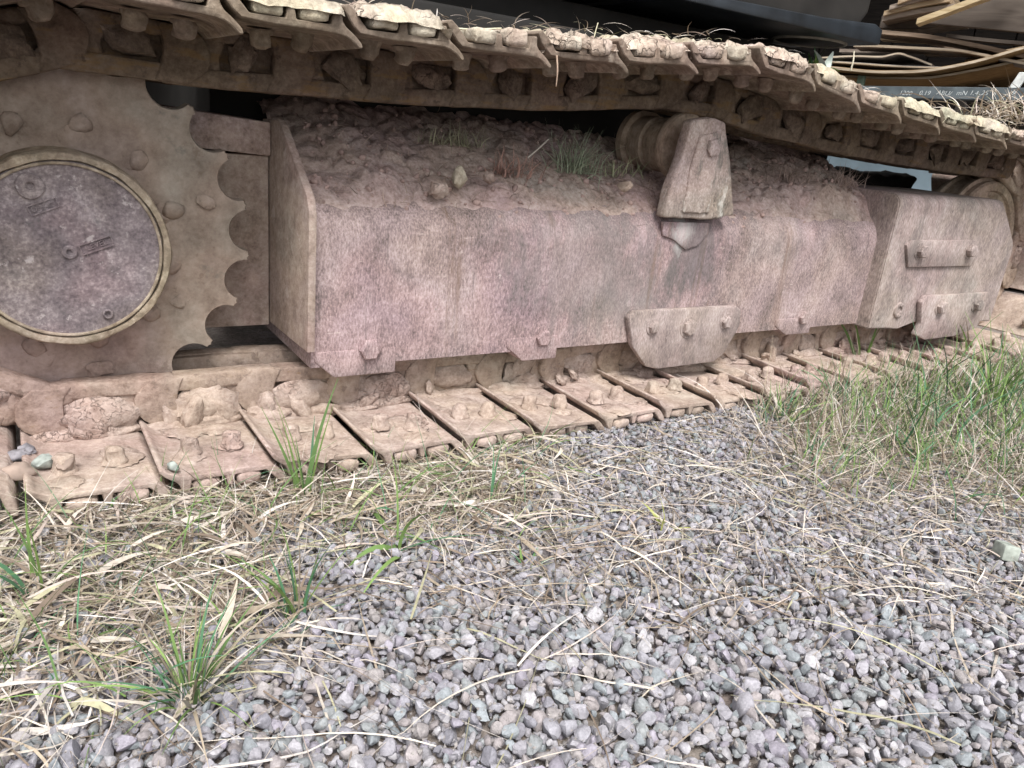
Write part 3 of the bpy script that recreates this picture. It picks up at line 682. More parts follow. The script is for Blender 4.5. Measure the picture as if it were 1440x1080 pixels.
# ------------------------------------------------------------------ gravel
X0, X1, Y0, Y1, CELL = -1.2, 4.6, -1.95, .06, .004
HM = np.zeros((int((X1 - X0) / CELL) + 1, int((Y1 - Y0) / CELL) + 1))
for i in range(HM.shape[0]):
    for j in range(0, HM.shape[1]): pass
gxx = X0 + np.arange(HM.shape[0]) * CELL; gyy = Y0 + np.arange(HM.shape[1]) * CELL
cg = np.array([[ground_h(x, y) for y in gyy[::12]] for x in gxx[::12]])
HM[:] = np.repeat(np.repeat(cg, 12, 0), 12, 1)[:HM.shape[0], :HM.shape[1]]
def hm(x, y):
    i = min(max(int((x - X0) / CELL), 0), HM.shape[0] - 1); j = min(max(int((y - Y0) / CELL), 0), HM.shape[1] - 1)
    return HM[i, j]
def pix(x, y, z=0.0):
    d = Vector((x, y, z)) - CAM; t = d.dot(fw)
    if t < .1: return (-9999, -9999, 1)
    return (720 + FPX * d.dot(rt) / t, 540 - FPX * d.dot(up) / t, t)
def litter_mask(px, py, x, y):
    """0 = bare gravel, 1 = straw and earth (in front of the track on the left, the grass on the right)"""
    n_ = .5 * fbm(Vector((x * 3.2, y * 3.2, 5.5)), 3)
    l1 = max(0, min(1, (800 - px) / 160)) * max(0, min(1, (790 - .02 * px - py + 110 * n_) / 90))
    l2 = .7 * max(0, min(1, (560 - px + 260 * n_) / 200)) * max(0, min(1, (1010 - py + 150 * n_) / 120))
    right = max(0, min(1, (px - 1010) / 120)) * max(0, min(1, (690 + (px - 1050) * .22 - py + 90 * n_) / 80))
    return max(l1, l2, right)
cand = []
n_big = 190000
for i in range(n_big):
    x = rng.uniform(X0 + .05, X1 - .05); y = rng.uniform(Y0 + .05, Y1 - .02)
    px, py, d = pix(x, y)
    inside = -260 < px < 1700 and 380 < py < 1400; near_in = -1500 < px < 3000 and 380 < py < 4000
    if not inside and rng.random() > .30: continue
    mk = litter_mask(px, py, x, y) if inside else (.5 if y > -.35 else .1)
    if rng.random() < mk * (.7 if px < 900 else .93): continue
    big = rng.random()
    s_ = .0052 + .0085 * big ** 2.0 + (.006 * rng.random() if rng.random() < .10 else 0)
    if px > 500 and py > 880: s_ *= 1.12
    if not inside: s_ *= 1.25
    s_ *= .72 + .22 * max(0, min(1, (py - 700) / 300))
    if inside and d > 2.2 and rng.random() < .6: continue
    cand.append((x, y, s_, px, py, d))
# small ones first so the larger sit on top
cand.sort(key=lambda c_: c_[2] + rng.normal() * .004)
PALETTE = np.array((.95, .945, 1.0)) * np.array([(.335, .325, .335), (.30, .295, .305), (.36, .35, .355), (.285, .30, .29), (.315, .295, .32), (.345, .32, .30), (.27, .265, .28), (.41, .40, .395), (.29, .315, .315), (.33, .30, .285)])
placed = []
for (x, y, s_, px, py, d) in cand:
    k = max(1, int(s_ * .7 / CELL)); i = int((x - X0) / CELL); j = int((y - Y0) / CELL)
    pt = HM[max(0, i - k):i + k + 1, max(0, j - k):j + k + 1]
    base = float(np.mean(pt)) * .6 + float(pt.max()) * .4
    if base > ground_h(x, y) + .016: continue
    hh = s_ * .58
    z = base + hh * .75
    pt_new = np.maximum(pt, z + hh * .62); pt[:] = pt_new
    placed.append((x, y, z, s_, px, py, d))
key = sorted(range(len(placed)), key=lambda i: -(placed[i][3] / placed[i][6]) if (-5 < placed[i][4] < 1445 and placed[i][5] < 1090) else 0)
single = set(key[:290])
P = Pile(); meshes2 = []
for i in range(18):
    for j in range(3):
        c_ = PALETTE[(i * 3 + j) % 10]
        meshes2.append(np_mesh('stone', SH2[i], F2, STONE, np.broadcast_to(c_ * (.9 + .1 * j), (len(SH2[i]), 3)), True)); meshes2[-1].set_sharp_from_angle(angle=R(32))
for i, (x, y, z, s_, px, py, d) in enumerate(placed):
    M = rotm(rng, .55)
    if i in single:
        o = obj('stone', meshes2[rng.integers(len(meshes2))], ground)
        o.matrix_local = Matrix.Translation((x, y, z)) @ Matrix(M.tolist()).to_4x4() @ Matrix.Scale(s_, 4)
        continue
    c_ = PALETTE[rng.integers(10)] * rng.uniform(.80, 1.12)
    near = d < 1.3 and 0 < px < 1440
    v = (SH2[i % 18] if near else SH1[i % 14]) @ M.T * s_ + np.array([x, y, z])
    P.add(v, F2 if near else F1, c_)
ic0, if0 = icos(1); ic0 = ic0[:]; v12 = np.array([q_ for q_ in ic0[:12]]); 
bm_ = bmesh.new(); bmesh.ops.create_icosphere(bm_, subdivisions=1, radius=1); bm_.free()
oct_v = np.array([(1, 0, 0), (-1, 0, 0), (0, 1, 0), (0, -1, 0), (0, 0, .7), (0, 0, -.7)], float); oct_f = np.array([(0, 2, 4), (2, 1, 4), (1, 3, 4), (3, 0, 4), (2, 0, 5), (1, 2, 5), (3, 1, 5), (0, 3, 5)])
for _ in range(75000):                                     # grit and fines between the stones
    x = rng.uniform(X0 + .3, 3.8); y = rng.uniform(Y0 + .3, .03); px, py, d = pix(x, y)
    if not (-60 < px < 1500 and 450 < py < 1140): continue
    s_ = .0014 + .0030 * rng.random() ** 2
    v = (oct_v * (1 + .3 * rng.normal(size=(6, 1)))) @ rotm(rng).T * s_ + np.array([x, y, hm(x, y) - .003 * rng.random() + .0005])
    P.add(v, oct_f, np.array((.285, .265, .255)) * rng.uniform(.75, 1.2))
gme = P.mesh('gravel', STONE, True); gme.set_sharp_from_angle(angle=R(34)); tag(obj('gravel', gme), kind='stuff'); print('STONES', len(placed), 'tris', len(gme.polygons))

# ------------------------------------------------------------------ blades: straw and grass
def blade(Pl, base, head, length, width, col, lift=.3, curl=1.0, droop=1.0, seg=6, follow=None, twist=None, tip=.15):
    """a thin tapering ribbon. lift: starting pitch in radians; droop: how far it bends down over its length"""
    p = np.array(base, float); v = []
    ang = head; pit = lift; st = length / seg
    tw = rng.uniform(-.9, .9) if twist is None else twist
    for i in range(seg + 1):
        t = i / seg
        d = np.array([math.cos(ang) * math.cos(pit), math.sin(ang) * math.cos(pit), math.sin(pit)])
        sd_ = np.array([-math.sin(ang), math.cos(ang), 0.0]); upv = np.cross(d, sd_)
        w_ = width * .5 * (1 - (1 - tip) * max(0, t - .35) / .65) * (1 if i else .75)
        sv = sd_ * math.cos(tw) + upv * math.sin(tw)
        v += [p - sv * w_, p + sv * w_]
        p = p + d * st
        ang += curl / seg * rng.uniform(.4, 1.6); pit -= droop / seg
        if follow is not None:
            h = follow(p[0], p[1]) + .002
            if p[2] < h: p[2] = h; pit = max(pit, 0)
    f_ = [(2 * i, 2 * i + 1, 2 * i + 3, 2 * i + 2) for i in range(seg)]
    Pl.add(np.array(v), np.array(f_), col)
DRY = np.array((1.03, 1.03, 1.12)) * np.array([(.46, .40, .30), (.56, .50, .40), (.34, .28, .20), (.64, .59, .50), (.40, .33, .23), (.26, .20, .14), (.50, .42, .34), (.58, .52, .41), (.20, .155, .11), (.38, .36, .22)])
def dry(): return DRY[rng.integers(len(DRY))] * rng.uniform(.7, 1.12)
def green():
    a = rng.random()
    return .9 * np.array([.09, .16, .055]) * (1 - a) + np.array([.20, .30, .09]) * a if rng.random() < .7 else np.array([.07, .16, .085]) * rng.uniform(.8, 1.4)
S = Pile(); n_s = 0
def scatter(n, dens, lw, ww, lift=(-.05, .35), cols=dry, seg=6):
    cnt = 0
    for _ in range(n * 20):
        if cnt >= n: break
        x = rng.uniform(-.5, 3.7); y = rng.uniform(-1.3, .05)
        px, py, d = pix(x, y)
        if not (-150 < px < 1600 and 430 < py < 1250): continue
        if rng.random() > dens(px, py, x, y): continue
        cnt += 1
        L = rng.uniform(*lw) * rng.uniform(.6, 1.2); hd = rng.uniform(0, 2 * math.pi)
        wv = ww[0] + (ww[1] - ww[0]) * rng.random() ** 2
        blade(S, (x, y, hm(x, y) + rng.uniform(0, .010)), hd, L, wv, cols(), rng.uniform(*lift), rng.uniform(-.9, .9), rng.uniform(.2, .9), seg, hm)
lm = lambda px, py, x, y: litter_mask(px, py, x, y)
THATCH = np.array([(.17, .13, .09), (.24, .19, .135), (.12, .09, .065), (.30, .25, .18), (.20, .17, .12)])
scatter(7000, lambda px, py, x, y: lm(px, py, x, y), (.015, .07), (.0008, .002), (-.05, .7), lambda: THATCH[rng.integers(5)] * rng.uniform(.7, 1.2), 4)
scatter(4200, lambda px, py, x, y: lm(px, py, x, y) * (1 if px < 900 else .0), (.05, .19), (.001, .004))
scatter(700, lambda px, py, x, y: lm(px, py, x, y) * (1 if px < 900 else .0), (.04, .12), (.005, .010), (-.05, .5))
scatter(500, lambda px, py, x, y: lm(px, py, x, y) * (1 if px < 800 and py < 760 else .0), (.05, .15), (.001, .003), (.3, 1.1))
scatter(7500, lambda px, py, x, y: lm(px, py, x, y) * (1 if px > 950 else .0), (.05, .18), (.001, .003), (0, 1.2))
scatter(3000, lambda px, py, x, y: .08 + max(0, min(1, (960 - py) / 200)) if 450 < px else .45, (.04, .22), (.0008, .003), (-.05, .2))
scatter(1300, lambda px, py, x, y: 1 if 560 < px and 640 < py < 860 else 0, (.04, .15), (.001, .004), (-.05, .25))
scatter(260, lambda px, py, x, y: .6 if py > 700 else .2, (.12, .30), (.0015, .004), (0, .2), seg=9)
tag(obj('straw_litter', S.mesh('straw_litter', STRAW)), kind='stuff')
G = Pile(); S2 = S; S = G
scatter(2300, lambda px, py, x, y: lm(px, py, x, y) * (max(0, min(1, (px - 1040) / 200))), (.05, .15), (.0015, .0042), (.6, 1.5), green)
scatter(420, lambda px, py, x, y: max(0, min(1, (px - 1200) / 150)) * (1 if py < 640 else 0), (.12, .26), (.003, .006), (.9, 1.5), green)
scatter(520, lambda px, py, x, y: 1 if 1060 < px and y > -.22 and py < 620 else 0, (.08, .20), (.0015, .004), (.8, 1.5), lambda: green() * (.9, .85, 1.0) if rng.random() < .42 else dry())
scatter(520, lambda px, py, x, y: lm(px, py, x, y) * (1 if px < 800 else 0), (.05, .16), (.001, .0032), (.0, 1.1), green)
tag(obj('short_grass', G.mesh('short_grass', GRASSM)), kind='stuff')

def tuft(px, py, h, n, label, spread=.5, wid=.005, mix=.15, name='grass_tuft', cat='grass tuft', group='green grass tufts', pcol=None):
    g = gz(px, py, .0); base = Vector((g.x, g.y, hm(g.x, g.y)))
    T = Pile()
    for i in range(n):
        a = rng.uniform(0, 2 * math.pi); rad = rng.random() * .018
        col = dry() if rng.random() < mix else (green() if pcol is None else np.array(pcol) * rng.uniform(.7, 1.3))
        blade(T, (rad * math.cos(a), rad * math.sin(a), -.004), a + rng.uniform(-.7, .7), h * rng.uniform(.5, 1.12), wid * rng.uniform(.6, 1.25), col,
              R(90) - abs(rng.normal()) * spread, rng.uniform(-.4, .4), rng.uniform(.1, 1.3) * (.5 + spread), 8, None, None, .08)
    o = obj(name, T.mesh(name, GRASSM), None, base)
    return tag(o, label, cat, group)
tuft(428, 692, .20, 9, 'upright green grass tuft against the muddy shoe beneath the frame\'s rear roller bolt', .16, .007)
tuft(690, 700, .13, 8, 'small green tuft beside the gravel patch under the middle of the frame', .2, .006)
tuft(418, 868, .17, 20, 'slender dark green tuft among straw just left of the open gravel', .25, .0048)
tuft(268, 975, .155, 85, 'largest bushy green tuft with dry blades at its foot', .6, .0038, .4)
tuft(226, 700, .14, 4, 'few thin blades rising in front of the second muddy shoe from the sprocket', .15, .004)
tuft(560, 770, .18, 9, 'low tuft of long blades lying over the straw', 1.15, .007, .1)
tuft(745, 790, .07, 12, 'tiny yellow-green tuft at the edge of the straw', .7, .005, .3)
tuft(1212, 512, .26, 5, 'tall green blades standing in front of the idler cover', .22, .010)
tuft(1100, 590, .15, 26, 'yellowish tuft at the left end of the grassy patch by the shoes', .5, .006, .45)
tuft(1180, 560, .17, 22, 'blue-green tuft in the grass below the idler cover', .4, .005, .15, pcol=(.10, .19, .10))
tuft(1395, 570, .24, 40, 'tall thick green tuft at the far end of the grassy patch', .35, .006, .15)
tuft(1360, 510, .22, 6, 'two or three broad green blades rising beside the front shoes', .2, .011)
tuft(1290, 640, .10, 24, 'short pale tuft low in the middle of the grassy patch', .6, .005, .4)
tuft(60, 830, .24, 12, 'sprawling tuft with long yellow-green blades bent over the straw below the sprocket', 1.1, .0055, .2)
tuft(935, 745, .06, 6, 'sprig of yellow-green weed on bare gravel', .9, .005, .1, pcol=(.30, .32, .10))

# ------------------------------------------------------------------ single things lying about
def clod(px, py, Y, r3, seed, name, label, cat, mat, group=None, z=None):
    p = at(px, py, Y) if z is None else gz(px, py, z)
    o = obj(name, smooth_by_angle(bm_mesh(lump(*r3, seed, 3, .35, 1.7), name, mat), 50), None, (p.x, p.y, p.z))
    o.rotation_euler = (0, 0, seed)
    return tag(o, label, cat, group)
clod(617, 266, .205, (.022, .02, .018), 3, 'dirt_clod', 'rounded flat clod on the edge of the soil bank', 'dirt clod', MUD_LUMP, 'clods on the soil bank')
clod(645, 252, .225, (.021, .02, .026), 4, 'dirt_clod', 'pale upright clod beside the rounded flat one', 'dirt clod', MUD_CAP, 'clods on the soil bank')
clod(688, 250, .23, (.015, .015, .014), 6, 'dirt_clod', 'small crumbly clod below the red-brown stubble', 'dirt clod', MUD_LUMP, 'clods on the soil bank')
clod(878, 262, .20, (.022, .02, .016), 8, 'dirt_clod', 'angular clod against the foot of the roller support', 'dirt clod', MUD_LUMP, 'clods on the soil bank')
sm = [plain('grey_blue_pebble', (.24, .23, .25), .9, 0, .4, 90), plain('green_grey_pebble', (.30, .33, .305), .9, 0, .4, 90), plain('brown_pebble', (.32, .25, .21), .9)]
for px, py, r_, m_, lb in ((22, 640, .020, 0, 'bluish stone nearest the frame edge in the heap on the first shoe'), (60, 650, .021, 1, 'pale green stone lying on the first muddy shoe'), (38, 632, .016, 0, 'small grey stone at the top of the heap on the first shoe'),
                       (25, 665, .026, 2, 'round brown stone at the foot of the heap on the first shoe'), (92, 652, .018, 2, 'brown muddy stone right of the pale green stone'), (243, 656, .014, 1, 'pale green pebble on the second muddy shoe')):
    clod(px, py, 0, (r_, r_ * .8, r_ * .65), int(px), 'pebble', lb, 'stone', sm[m_], 'stones lying on the track shoes', .048)
p = gz(1412, 782, .01)
tag(obj('wood_offcut', smooth_by_angle(bm_mesh(roughen(box(-.020, .020, -.014, .014, -.010, .018, .003), .003, 40, .012, 2, 3), 'wood_offcut', plain('weathered_offcut', (.33, .36, .32), .9, 0, .4, 60))), None, (p.x, p.y, .016)),
    'weathered grey-green wood block lying at the edge of the grass', 'wood block').rotation_euler = (.1, .2, .9)
def stem(name, pts, w0, w1, col, label, cat, group=None, mat=STRAW):
    P_ = [Vector(p_) for p_ in pts]; o0 = P_[0].copy(); P_ = [p_ - o0 for p_ in P_]
    fine = []
    n = len(P_)
    for i in range(n - 1):
        a, b, c, d = P_[max(0, i - 1)], P_[i], P_[i + 1], P_[min(n - 1, i + 2)]
        for k in range(6):
            t = k / 6; fine.append(.5 * ((2 * b) + (c - a) * t + (2 * a - 5 * b + 4 * c - d) * t * t + (3 * b - a - 3 * c + d) * t ** 3))
    fine.append(P_[-1])
    bm = bmesh.new(); rings = []
    for i, q_ in enumerate(fine):
        tg = (fine[min(i + 1, len(fine) - 1)] - fine[max(i - 1, 0)]).normalized(); s1 = tg.orthogonal().normalized(); s2 = tg.cross(s1)
        rr_ = .5 * (w0 + (w1 - w0) * i / len(fine))
        rings.append([bm.verts.new(q_ + (s1 * math.cos(a) + s2 * math.sin(a)) * rr_) for a in (0, 1.257, 2.513, 3.77, 5.027)])
    for a, b in zip(rings[:-1], rings[1:]):
        for k in range(5): bm.faces.new((a[k], a[(k + 1) % 5], b[(k + 1) % 5], b[k]))
    bm.faces.new(rings[0]); bm.faces.new(rings[-1])
    me = bm_mesh(bm, name, mat, True)
    a = me.color_attributes.new('tint', 'FLOAT_COLOR', 'POINT'); c4 = np.ones((len(me.vertices), 4), np.float32); c4[:, :3] = col; a.data.foreach_set('color', c4.ravel())
    return tag(obj(name, me, None, o0), label, cat, group)
pale = (.62, .58, .42)
g_ = 'straws lying on top of the track'
stem('straw_stalk', [at(425, 12, .06), at(490, 16, .05), at(560, 22, .04), at(640, 40, .03), at(705, 40, .02)], .006, .003, pale, 'long pale straw lying along the upper track', 'straw', g_)
stem('straw_stalk', [at(470, 30, .10), at(500, 22, .08), at(560, 30, .06), at(610, 44, .05)], .004, .003, pale, 'thinner straw crossing below the long pale straw', 'straw', g_)
stem('straw_stalk', [at(834, 58, .15), at(838, 42, .15), at(841, 32, .15)], .003, .002, pale, 'short straw standing upright from the upper track', 'straw', g_)
stem('straw_stalk', [at(625, 33, .06), at(632, 40, .06), at(645, 47, .05)], .004, .003, pale, 'broken straw bit poking up beside the long pale straw', 'straw', g_)
stem('dry_root', [at(783, 78, -.01), at(784, 100, -.015), at(782, 122, -.012)], .004, .002, (.45, .33, .25), 'thin root hanging from a shoe of the upper track', 'root')
stem('dry_twig', [at(1196, 100, .2), at(1200, 85, .2), at(1201, 72, .22)], .006, .003, (.5, .46, .36), 'bent pale twig sticking up where the upper track slopes', 'twig')
stem('dry_stalk', [at(742, 222, .30), at(756, 210, .31), at(772, 195, .33)], .005, .004, (.5, .46, .40), 'pale stick leaning out of the soil bank', 'stick')
# dead weed and stubble on the soil bank
def bank_weed(px, py, Y, h, n, col, label, spread=.8, w_=.0022):
    p = at(px, py, Y); z = soil_z(p.x, Y); T = Pile()
    for i in range(n):
        a = rng.uniform(0, 6.28); c_ = np.array(col) * rng.uniform(.6, 1.4)
        blade(T, (rng.normal() * .034, rng.normal() * .018, -.004), a, h * rng.uniform(.4, 1.1), w_, c_, R(90) - abs(rng.normal()) * spread, rng.uniform(-1, 1), rng.uniform(-.2, 1.6), 7)
    o = obj('bank_weed', T.mesh('bank_weed', GRASSM), None, (p.x, Y, z)); return tag(o, label, 'weed', 'weeds on the soil bank')
bank_weed(812, 232, .33, .125, 190, (.27, .31, .22), 'grey-green wiry weed growing on the soil bank left of the carrier roller')
bank_weed(720, 235, .30, .075, 110, (.36, .22, .18), 'red-brown dead stubble on the soil bank left of the grey-green weed')
bank_weed(875, 238, .36, .08, 60, (.36, .38, .24), 'yellowish weed against the carrier roller')
bank_weed(1180, 275, .30, .075, 110, (.40, .31, .27), 'dry stubble on the soil bank near the idler cover')
bank_weed(1105, 262, .32, .07, 90, (.28, .21, .18), 'dark dead stubble just right of the roller support')
bank_weed(640, 215, .40, .06, 110, (.28, .27, .18), 'olive stubble at the back of the soil bank')
# dry grass lying on the front of the upper track
T = Pile()
p0 = at(1415, 165, .18)
for i in range(170):
    a = rng.uniform(0, 6.28)
    blade(T, (rng.normal() * .11, rng.normal() * .06, rng.uniform(-.02, .01)), a, rng.uniform(.06, .22), .004, dry() * 1.05, rng.uniform(.1, 1.2), rng.uniform(-1.5, 1.5), rng.uniform(.2, 1.8), 7)
tag(obj('dry_grass_clump', T.mesh('dry_grass_clump', STRAW), None, p0), 'tangled dry grass caught on the upper track above the idler', 'dry grass')
T = Pile()
for i in range(700):                                       # roots and straw bits on the soil bank
    x = rng.uniform(.57, 2.4); y = .195 + .33 * rng.random()
    blade(T, (x, y, soil_z(x, y) + .001), rng.uniform(0, 6.28), rng.uniform(.02, .09), rng.uniform(.0008, .002), np.array((.34, .26, .21)) * rng.uniform(.5, 1.5), rng.uniform(-.1, .9), rng.uniform(-2, 2), rng.uniform(0, 1.4), 6, soil_z)
for k in range(NP):                                        # bits of straw and fibre on the upper shoes
    if k > n_top + 1: continue
    for i in range(26):
        q_ = pins[k]; x = q_.x - rng.uniform(0, .17); y = rng.uniform(0, .4) ** 1.3; z = q_.z + .098
        blade(T, (x, y, z), rng.uniform(0, 6.28), rng.uniform(.02, .08), .0016, dry() * 1.1, rng.uniform(-.1, .6), rng.uniform(-2, 2), rng.uniform(0, 1), 5)
tag(obj('chaff', T.mesh('chaff', STRAW)), kind='stuff')

# ------------------------------------------------------------------ timber stacked behind, seen past the front of the machine
e1 = Vector((.38, -.925, 0)).normalized(); e2 = Vector((-e1.y, e1.x, 0)); PO = Vector((4.55, 1.55, 0))
def up_(px, py, dep):                                      # (along, height) of a pixel on the plane dep behind the stack's front
    d = ray(px, py); O = PO + e2 * dep; t = (O - CAM).dot(e2) / d.dot(e2); p = CAM + d * t
    return ((p - PO).dot(e1), p.z)
STM = Matrix(((e1.x, e2.x, 0, PO.x), (e1.y, e2.y, 0, PO.y), (0, 0, 1, 0), (0, 0, 0, 1)))
def pile_obj(name, me, label, cat, group=None):
    o = obj(name, me); o.matrix_world = STM
    return tag(o, label, cat, group)
W_PLY = wood('plywood', (.20, .115, .05), (.40, .26, .12)); W_GREY = wood('grey_board', (.17, .13, .105), (.42, .35, .29)); W_TAN = wood('tan_board', (.30, .21, .13), (.55, .43, .29)); W_DARK = wood('shade_dark_board', (.010, .008, .007), (.028, .022, .018)); W_BROWN = wood('brown_sheet', (.075, .06, .05), (.15, .125, .105), (.8, 5, 5)); W_MID = wood('brown_board', (.12, .085, .06), (.33, .25, .185))  # W_DARK: near-black wood, the shade behind the stack put into its colour
def sheet(name, pts, dep0, dep1, th, mat, label, cat, group, sag=0.0):
    """a long board or sheet: pts are pixels of its front edge; it reaches from dep0 back to dep1"""
    c = [up_(x, y, dep0) for x, y in pts]
    fine = []
    n = len(c)
    for i in range(n - 1):
        for k in range(5):
            t = k / 5; fine.append((c[i][0] * (1 - t) + c[i + 1][0] * t, c[i][1] * (1 - t) + c[i + 1][1] * t))
    fine.append(c[-1])
    for _ in range(3):
        fine = [fine[0]] + [(fine[i][0], (fine[i - 1][1] + 2 * fine[i][1] + fine[i + 1][1]) / 4) for i in range(1, len(fine) - 1)] + [fine[-1]]
    poly = [(u, z) for u, z in fine] + [(u, z + th) for u, z in reversed(fine)]
    bm = prism(poly, dep0, dep1, 0)
    for v in bm.verts:
        if v.co.y > dep0 + .01: v.co.z += sag
    so = pile_obj(name, smooth_by_angle(bm_mesh(bm, name, mat), 30), label, cat, group)
    if th < .02:                                           # dusty front edge of a sheet, its highlight painted as a pale strip
        obj('sheet_edge_highlight', bm_mesh(prism([(u, z + .002) for u, z in fine] + [(u, z + th - .002) for u, z in reversed(fine)], dep0 - .003, dep0 + .001), 'sheet_edge_highlight', W_EDGE), so)
    return so
W_EDGE = wood('lit_edge_wood', (.34, .27, .19), (.62, .53, .41))
gt = 'sheets in the timber stack'; gb = 'boards in the timber stack'
sheet('plywood_sheet', [(1080, 108), (1165, 108), (1240, 112), (1310, 112), (1380, 99), (1450, 84), (1540, 70)], .10, 1.3, .016, W_PLY, 'lowest bowed brown plywood sheet above the black beam', 'plywood sheet', gt)
sheet('plywood_sheet', [(1080, 93), (1165, 97), (1230, 104), (1300, 103), (1370, 90), (1450, 66), (1540, 45)], -.05, 1.2, .018, W_PLY, 'bowed plywood sheet with a pale edge curving up at its end', 'plywood sheet', gt)
sheet('grey_sheet', [(1090, 88), (1170, 88), (1260, 95), (1330, 97)], .0, 1.1, .012, plain('grey_sheet', (.27, .27, .27), .7), 'thin grey sheet drooping over the plywood', 'grey sheet', gt)
sheet('bark_slab', [(1150, 83), (1200, 80), (1240, 82), (1262, 76), (1275, 79), (1310, 93)], .05, .5, .012, W_GREY, 'rough bark-edged slab with a crumpled upper edge', 'slab', gb)
sheet('board', [(1200, 40), (1240, 48), (1300, 53), (1360, 64), (1440, 82), (1520, 100)], .1, .35, .022, W_MID, 'long brown board slanting down above the black gap', 'board', gb)
sheet('board', [(1200, 66), (1240, 67), (1350, 73), (1400, 83), (1460, 96)], .05, .25, .016, W_GREY, 'grey board below the long slanting one', 'board', gb)
sheet('board', [(1355, 92), (1400, 80), (1450, 70), (1500, 60)], .3, .8, .03, W_TAN, 'short tan board lying on the bowed plywood', 'board', gb)
sheet('board', [(1288, 34), (1340, 15), (1395, -6), (1450, -28)], -.15, -.05, .030, wood('pale_stick', (.42, .31, .17), (.62, .50, .31)), 'pale yellow lath lying slantwise across the dark sheet', 'lath', gb)
for i, (a, b, m_, lb) in enumerate((((1262, 6), (1330, -16), W_TAN, 'topmost tan board end in the fanned bundle'), ((1250, 14), (1330, -6), W_GREY, 'greyish board second from the top of the fanned bundle'), ((1242, 22), (1335, 2), W_TAN, 'tan board third from the top of the fanned bundle'), ((1240, 30), (1340, 12), W_GREY, 'lowest grey-brown board of the fanned bundle'))):
    sheet('board', [a, ((a[0] + b[0]) / 2, (a[1] + b[1]) / 2 - 2), b], .05 + .03 * i, .9, .026, m_, lb, 'board', gb)
for i, (x0_, y0_, x1_, y1_, dp, th_, m_, lb) in enumerate((
        (1238, 56, 1330, 60, .45, .014, W_TAN, 'thin tan lath just under the long slanting board'), (1300, 60, 1440, 94, .5, .02, W_MID, 'brown lath slanting down below the grey board'),
        (1180, 73, 1300, 74, .55, .012, W_GREY, 'thin grey lath above the bark-edged slab'), (1300, 78, 1420, 76, .6, .018, W_MID, 'brown lath across the black gap'),
        (1240, 38, 1290, 40, .4, .02, W_GREY, 'short grey offcut at the near end of the long slanting board'), (1330, 52, 1450, 64, .7, .012, W_BROWN, 'dim board far back in the black gap'))):
    sheet('lath', [(x0_, y0_), ((x0_ + x1_) / 2, (y0_ + y1_) / 2 + 1), (x1_, y1_)], dp, dp + .09, th_ + .008, m_, lb, 'lath', gb)
# wide dark sheets on top
def slab_face(name, pts, dep, th, mat, label, cat, group):
    poly = [up_(x, y, dep) for x, y in pts]
    return pile_obj(name, bm_mesh(prism(poly, dep, dep + th, .004), name, mat), label, cat, group)
slab_face('dark_sheet', [(1305, 33), (1400, -5), (1560, -60), (1560, 52), (1440, 46), (1380, 40)], .02, .03, W_BROWN, 'wide grey-brown sheet behind the pale lath', 'wooden sheet', gt)
slab_face('dark_sheet', [(1236, 40), (1240, 22), (1310, -4), (1330, 34), (1300, 40)], .30, .03, W_BROWN, 'dark wooden sheet behind the fanned bundle', 'wooden sheet', gt)
# steel beam with chalk writing
uA, zA = up_(1180, 121, 0); uB, zB = up_(1600, 126, 0); _, zC = up_(1320, 139, 0); _, zT = up_(1320, 122, 0)
BEAM = plain('black_beam_paint_sky_sheen', (.10, .12, .13), .5, 0, .4, 14, .4)  # black paint lightened: the sky's reflection put into the colour
hB = zT - zC
bm = prism([(uA, zA - hB), (uB, zB - hB), (uB, zB), (uA, zA)], -.03, -.022, .002)
prism([(uA, zA - .012), (uB, zB - .012), (uB, zB), (uA, zA)], -.0215, .09, .002, 2, bm)
prism([(uA, zA - hB), (uB, zB - hB), (uB, zB - hB + .012), (uA, zA - hB + .012)], -.0215, .09, .002, 2, bm)
beam = pile_obj('steel_beam', bm_mesh(bm, 'steel_beam', BEAM), 'black steel channel beam with white chalk writing under the timber', 'beam')
CHALK = plain('chalk', (.50, .54, .54), .95, 0, .6, 260)
def chalk(s, px, sz=.034):
    u, z = up_(px, 131, -.033)
    cu = bpy.data.curves.new('chalk_writing', 'FONT'); cu.body = s; cu.size = sz; cu.shear = .25; cu.align_x = 'CENTER'; cu.align_y = 'CENTER'; cu.extrude = .0004; cu.resolution_u = 3
    to = bpy.data.objects.new('t', cu); me = bpy.data.meshes.new_from_object(to); bpy.data.objects.remove(to)
    me.transform(Matrix.Translation((u, -.0315, z)) @ Matrix.Rotation(R(random.uniform(-2, 4)), 4, 'Y') @ Matrix.Rotation(R(90), 4, 'X'))
    me.materials.clear(); me.materials.append(CHALK); obj('chalk_writing', me, beam)
for s_, px in (('1200', 1273), ('0.19', 1300), ('ABU/', 1327), ('mN', 1352), ('1.4', 1369), ('.25\u00b0', 1385), ('k', 1399), ('19', 1422)): chalk(s_, px)
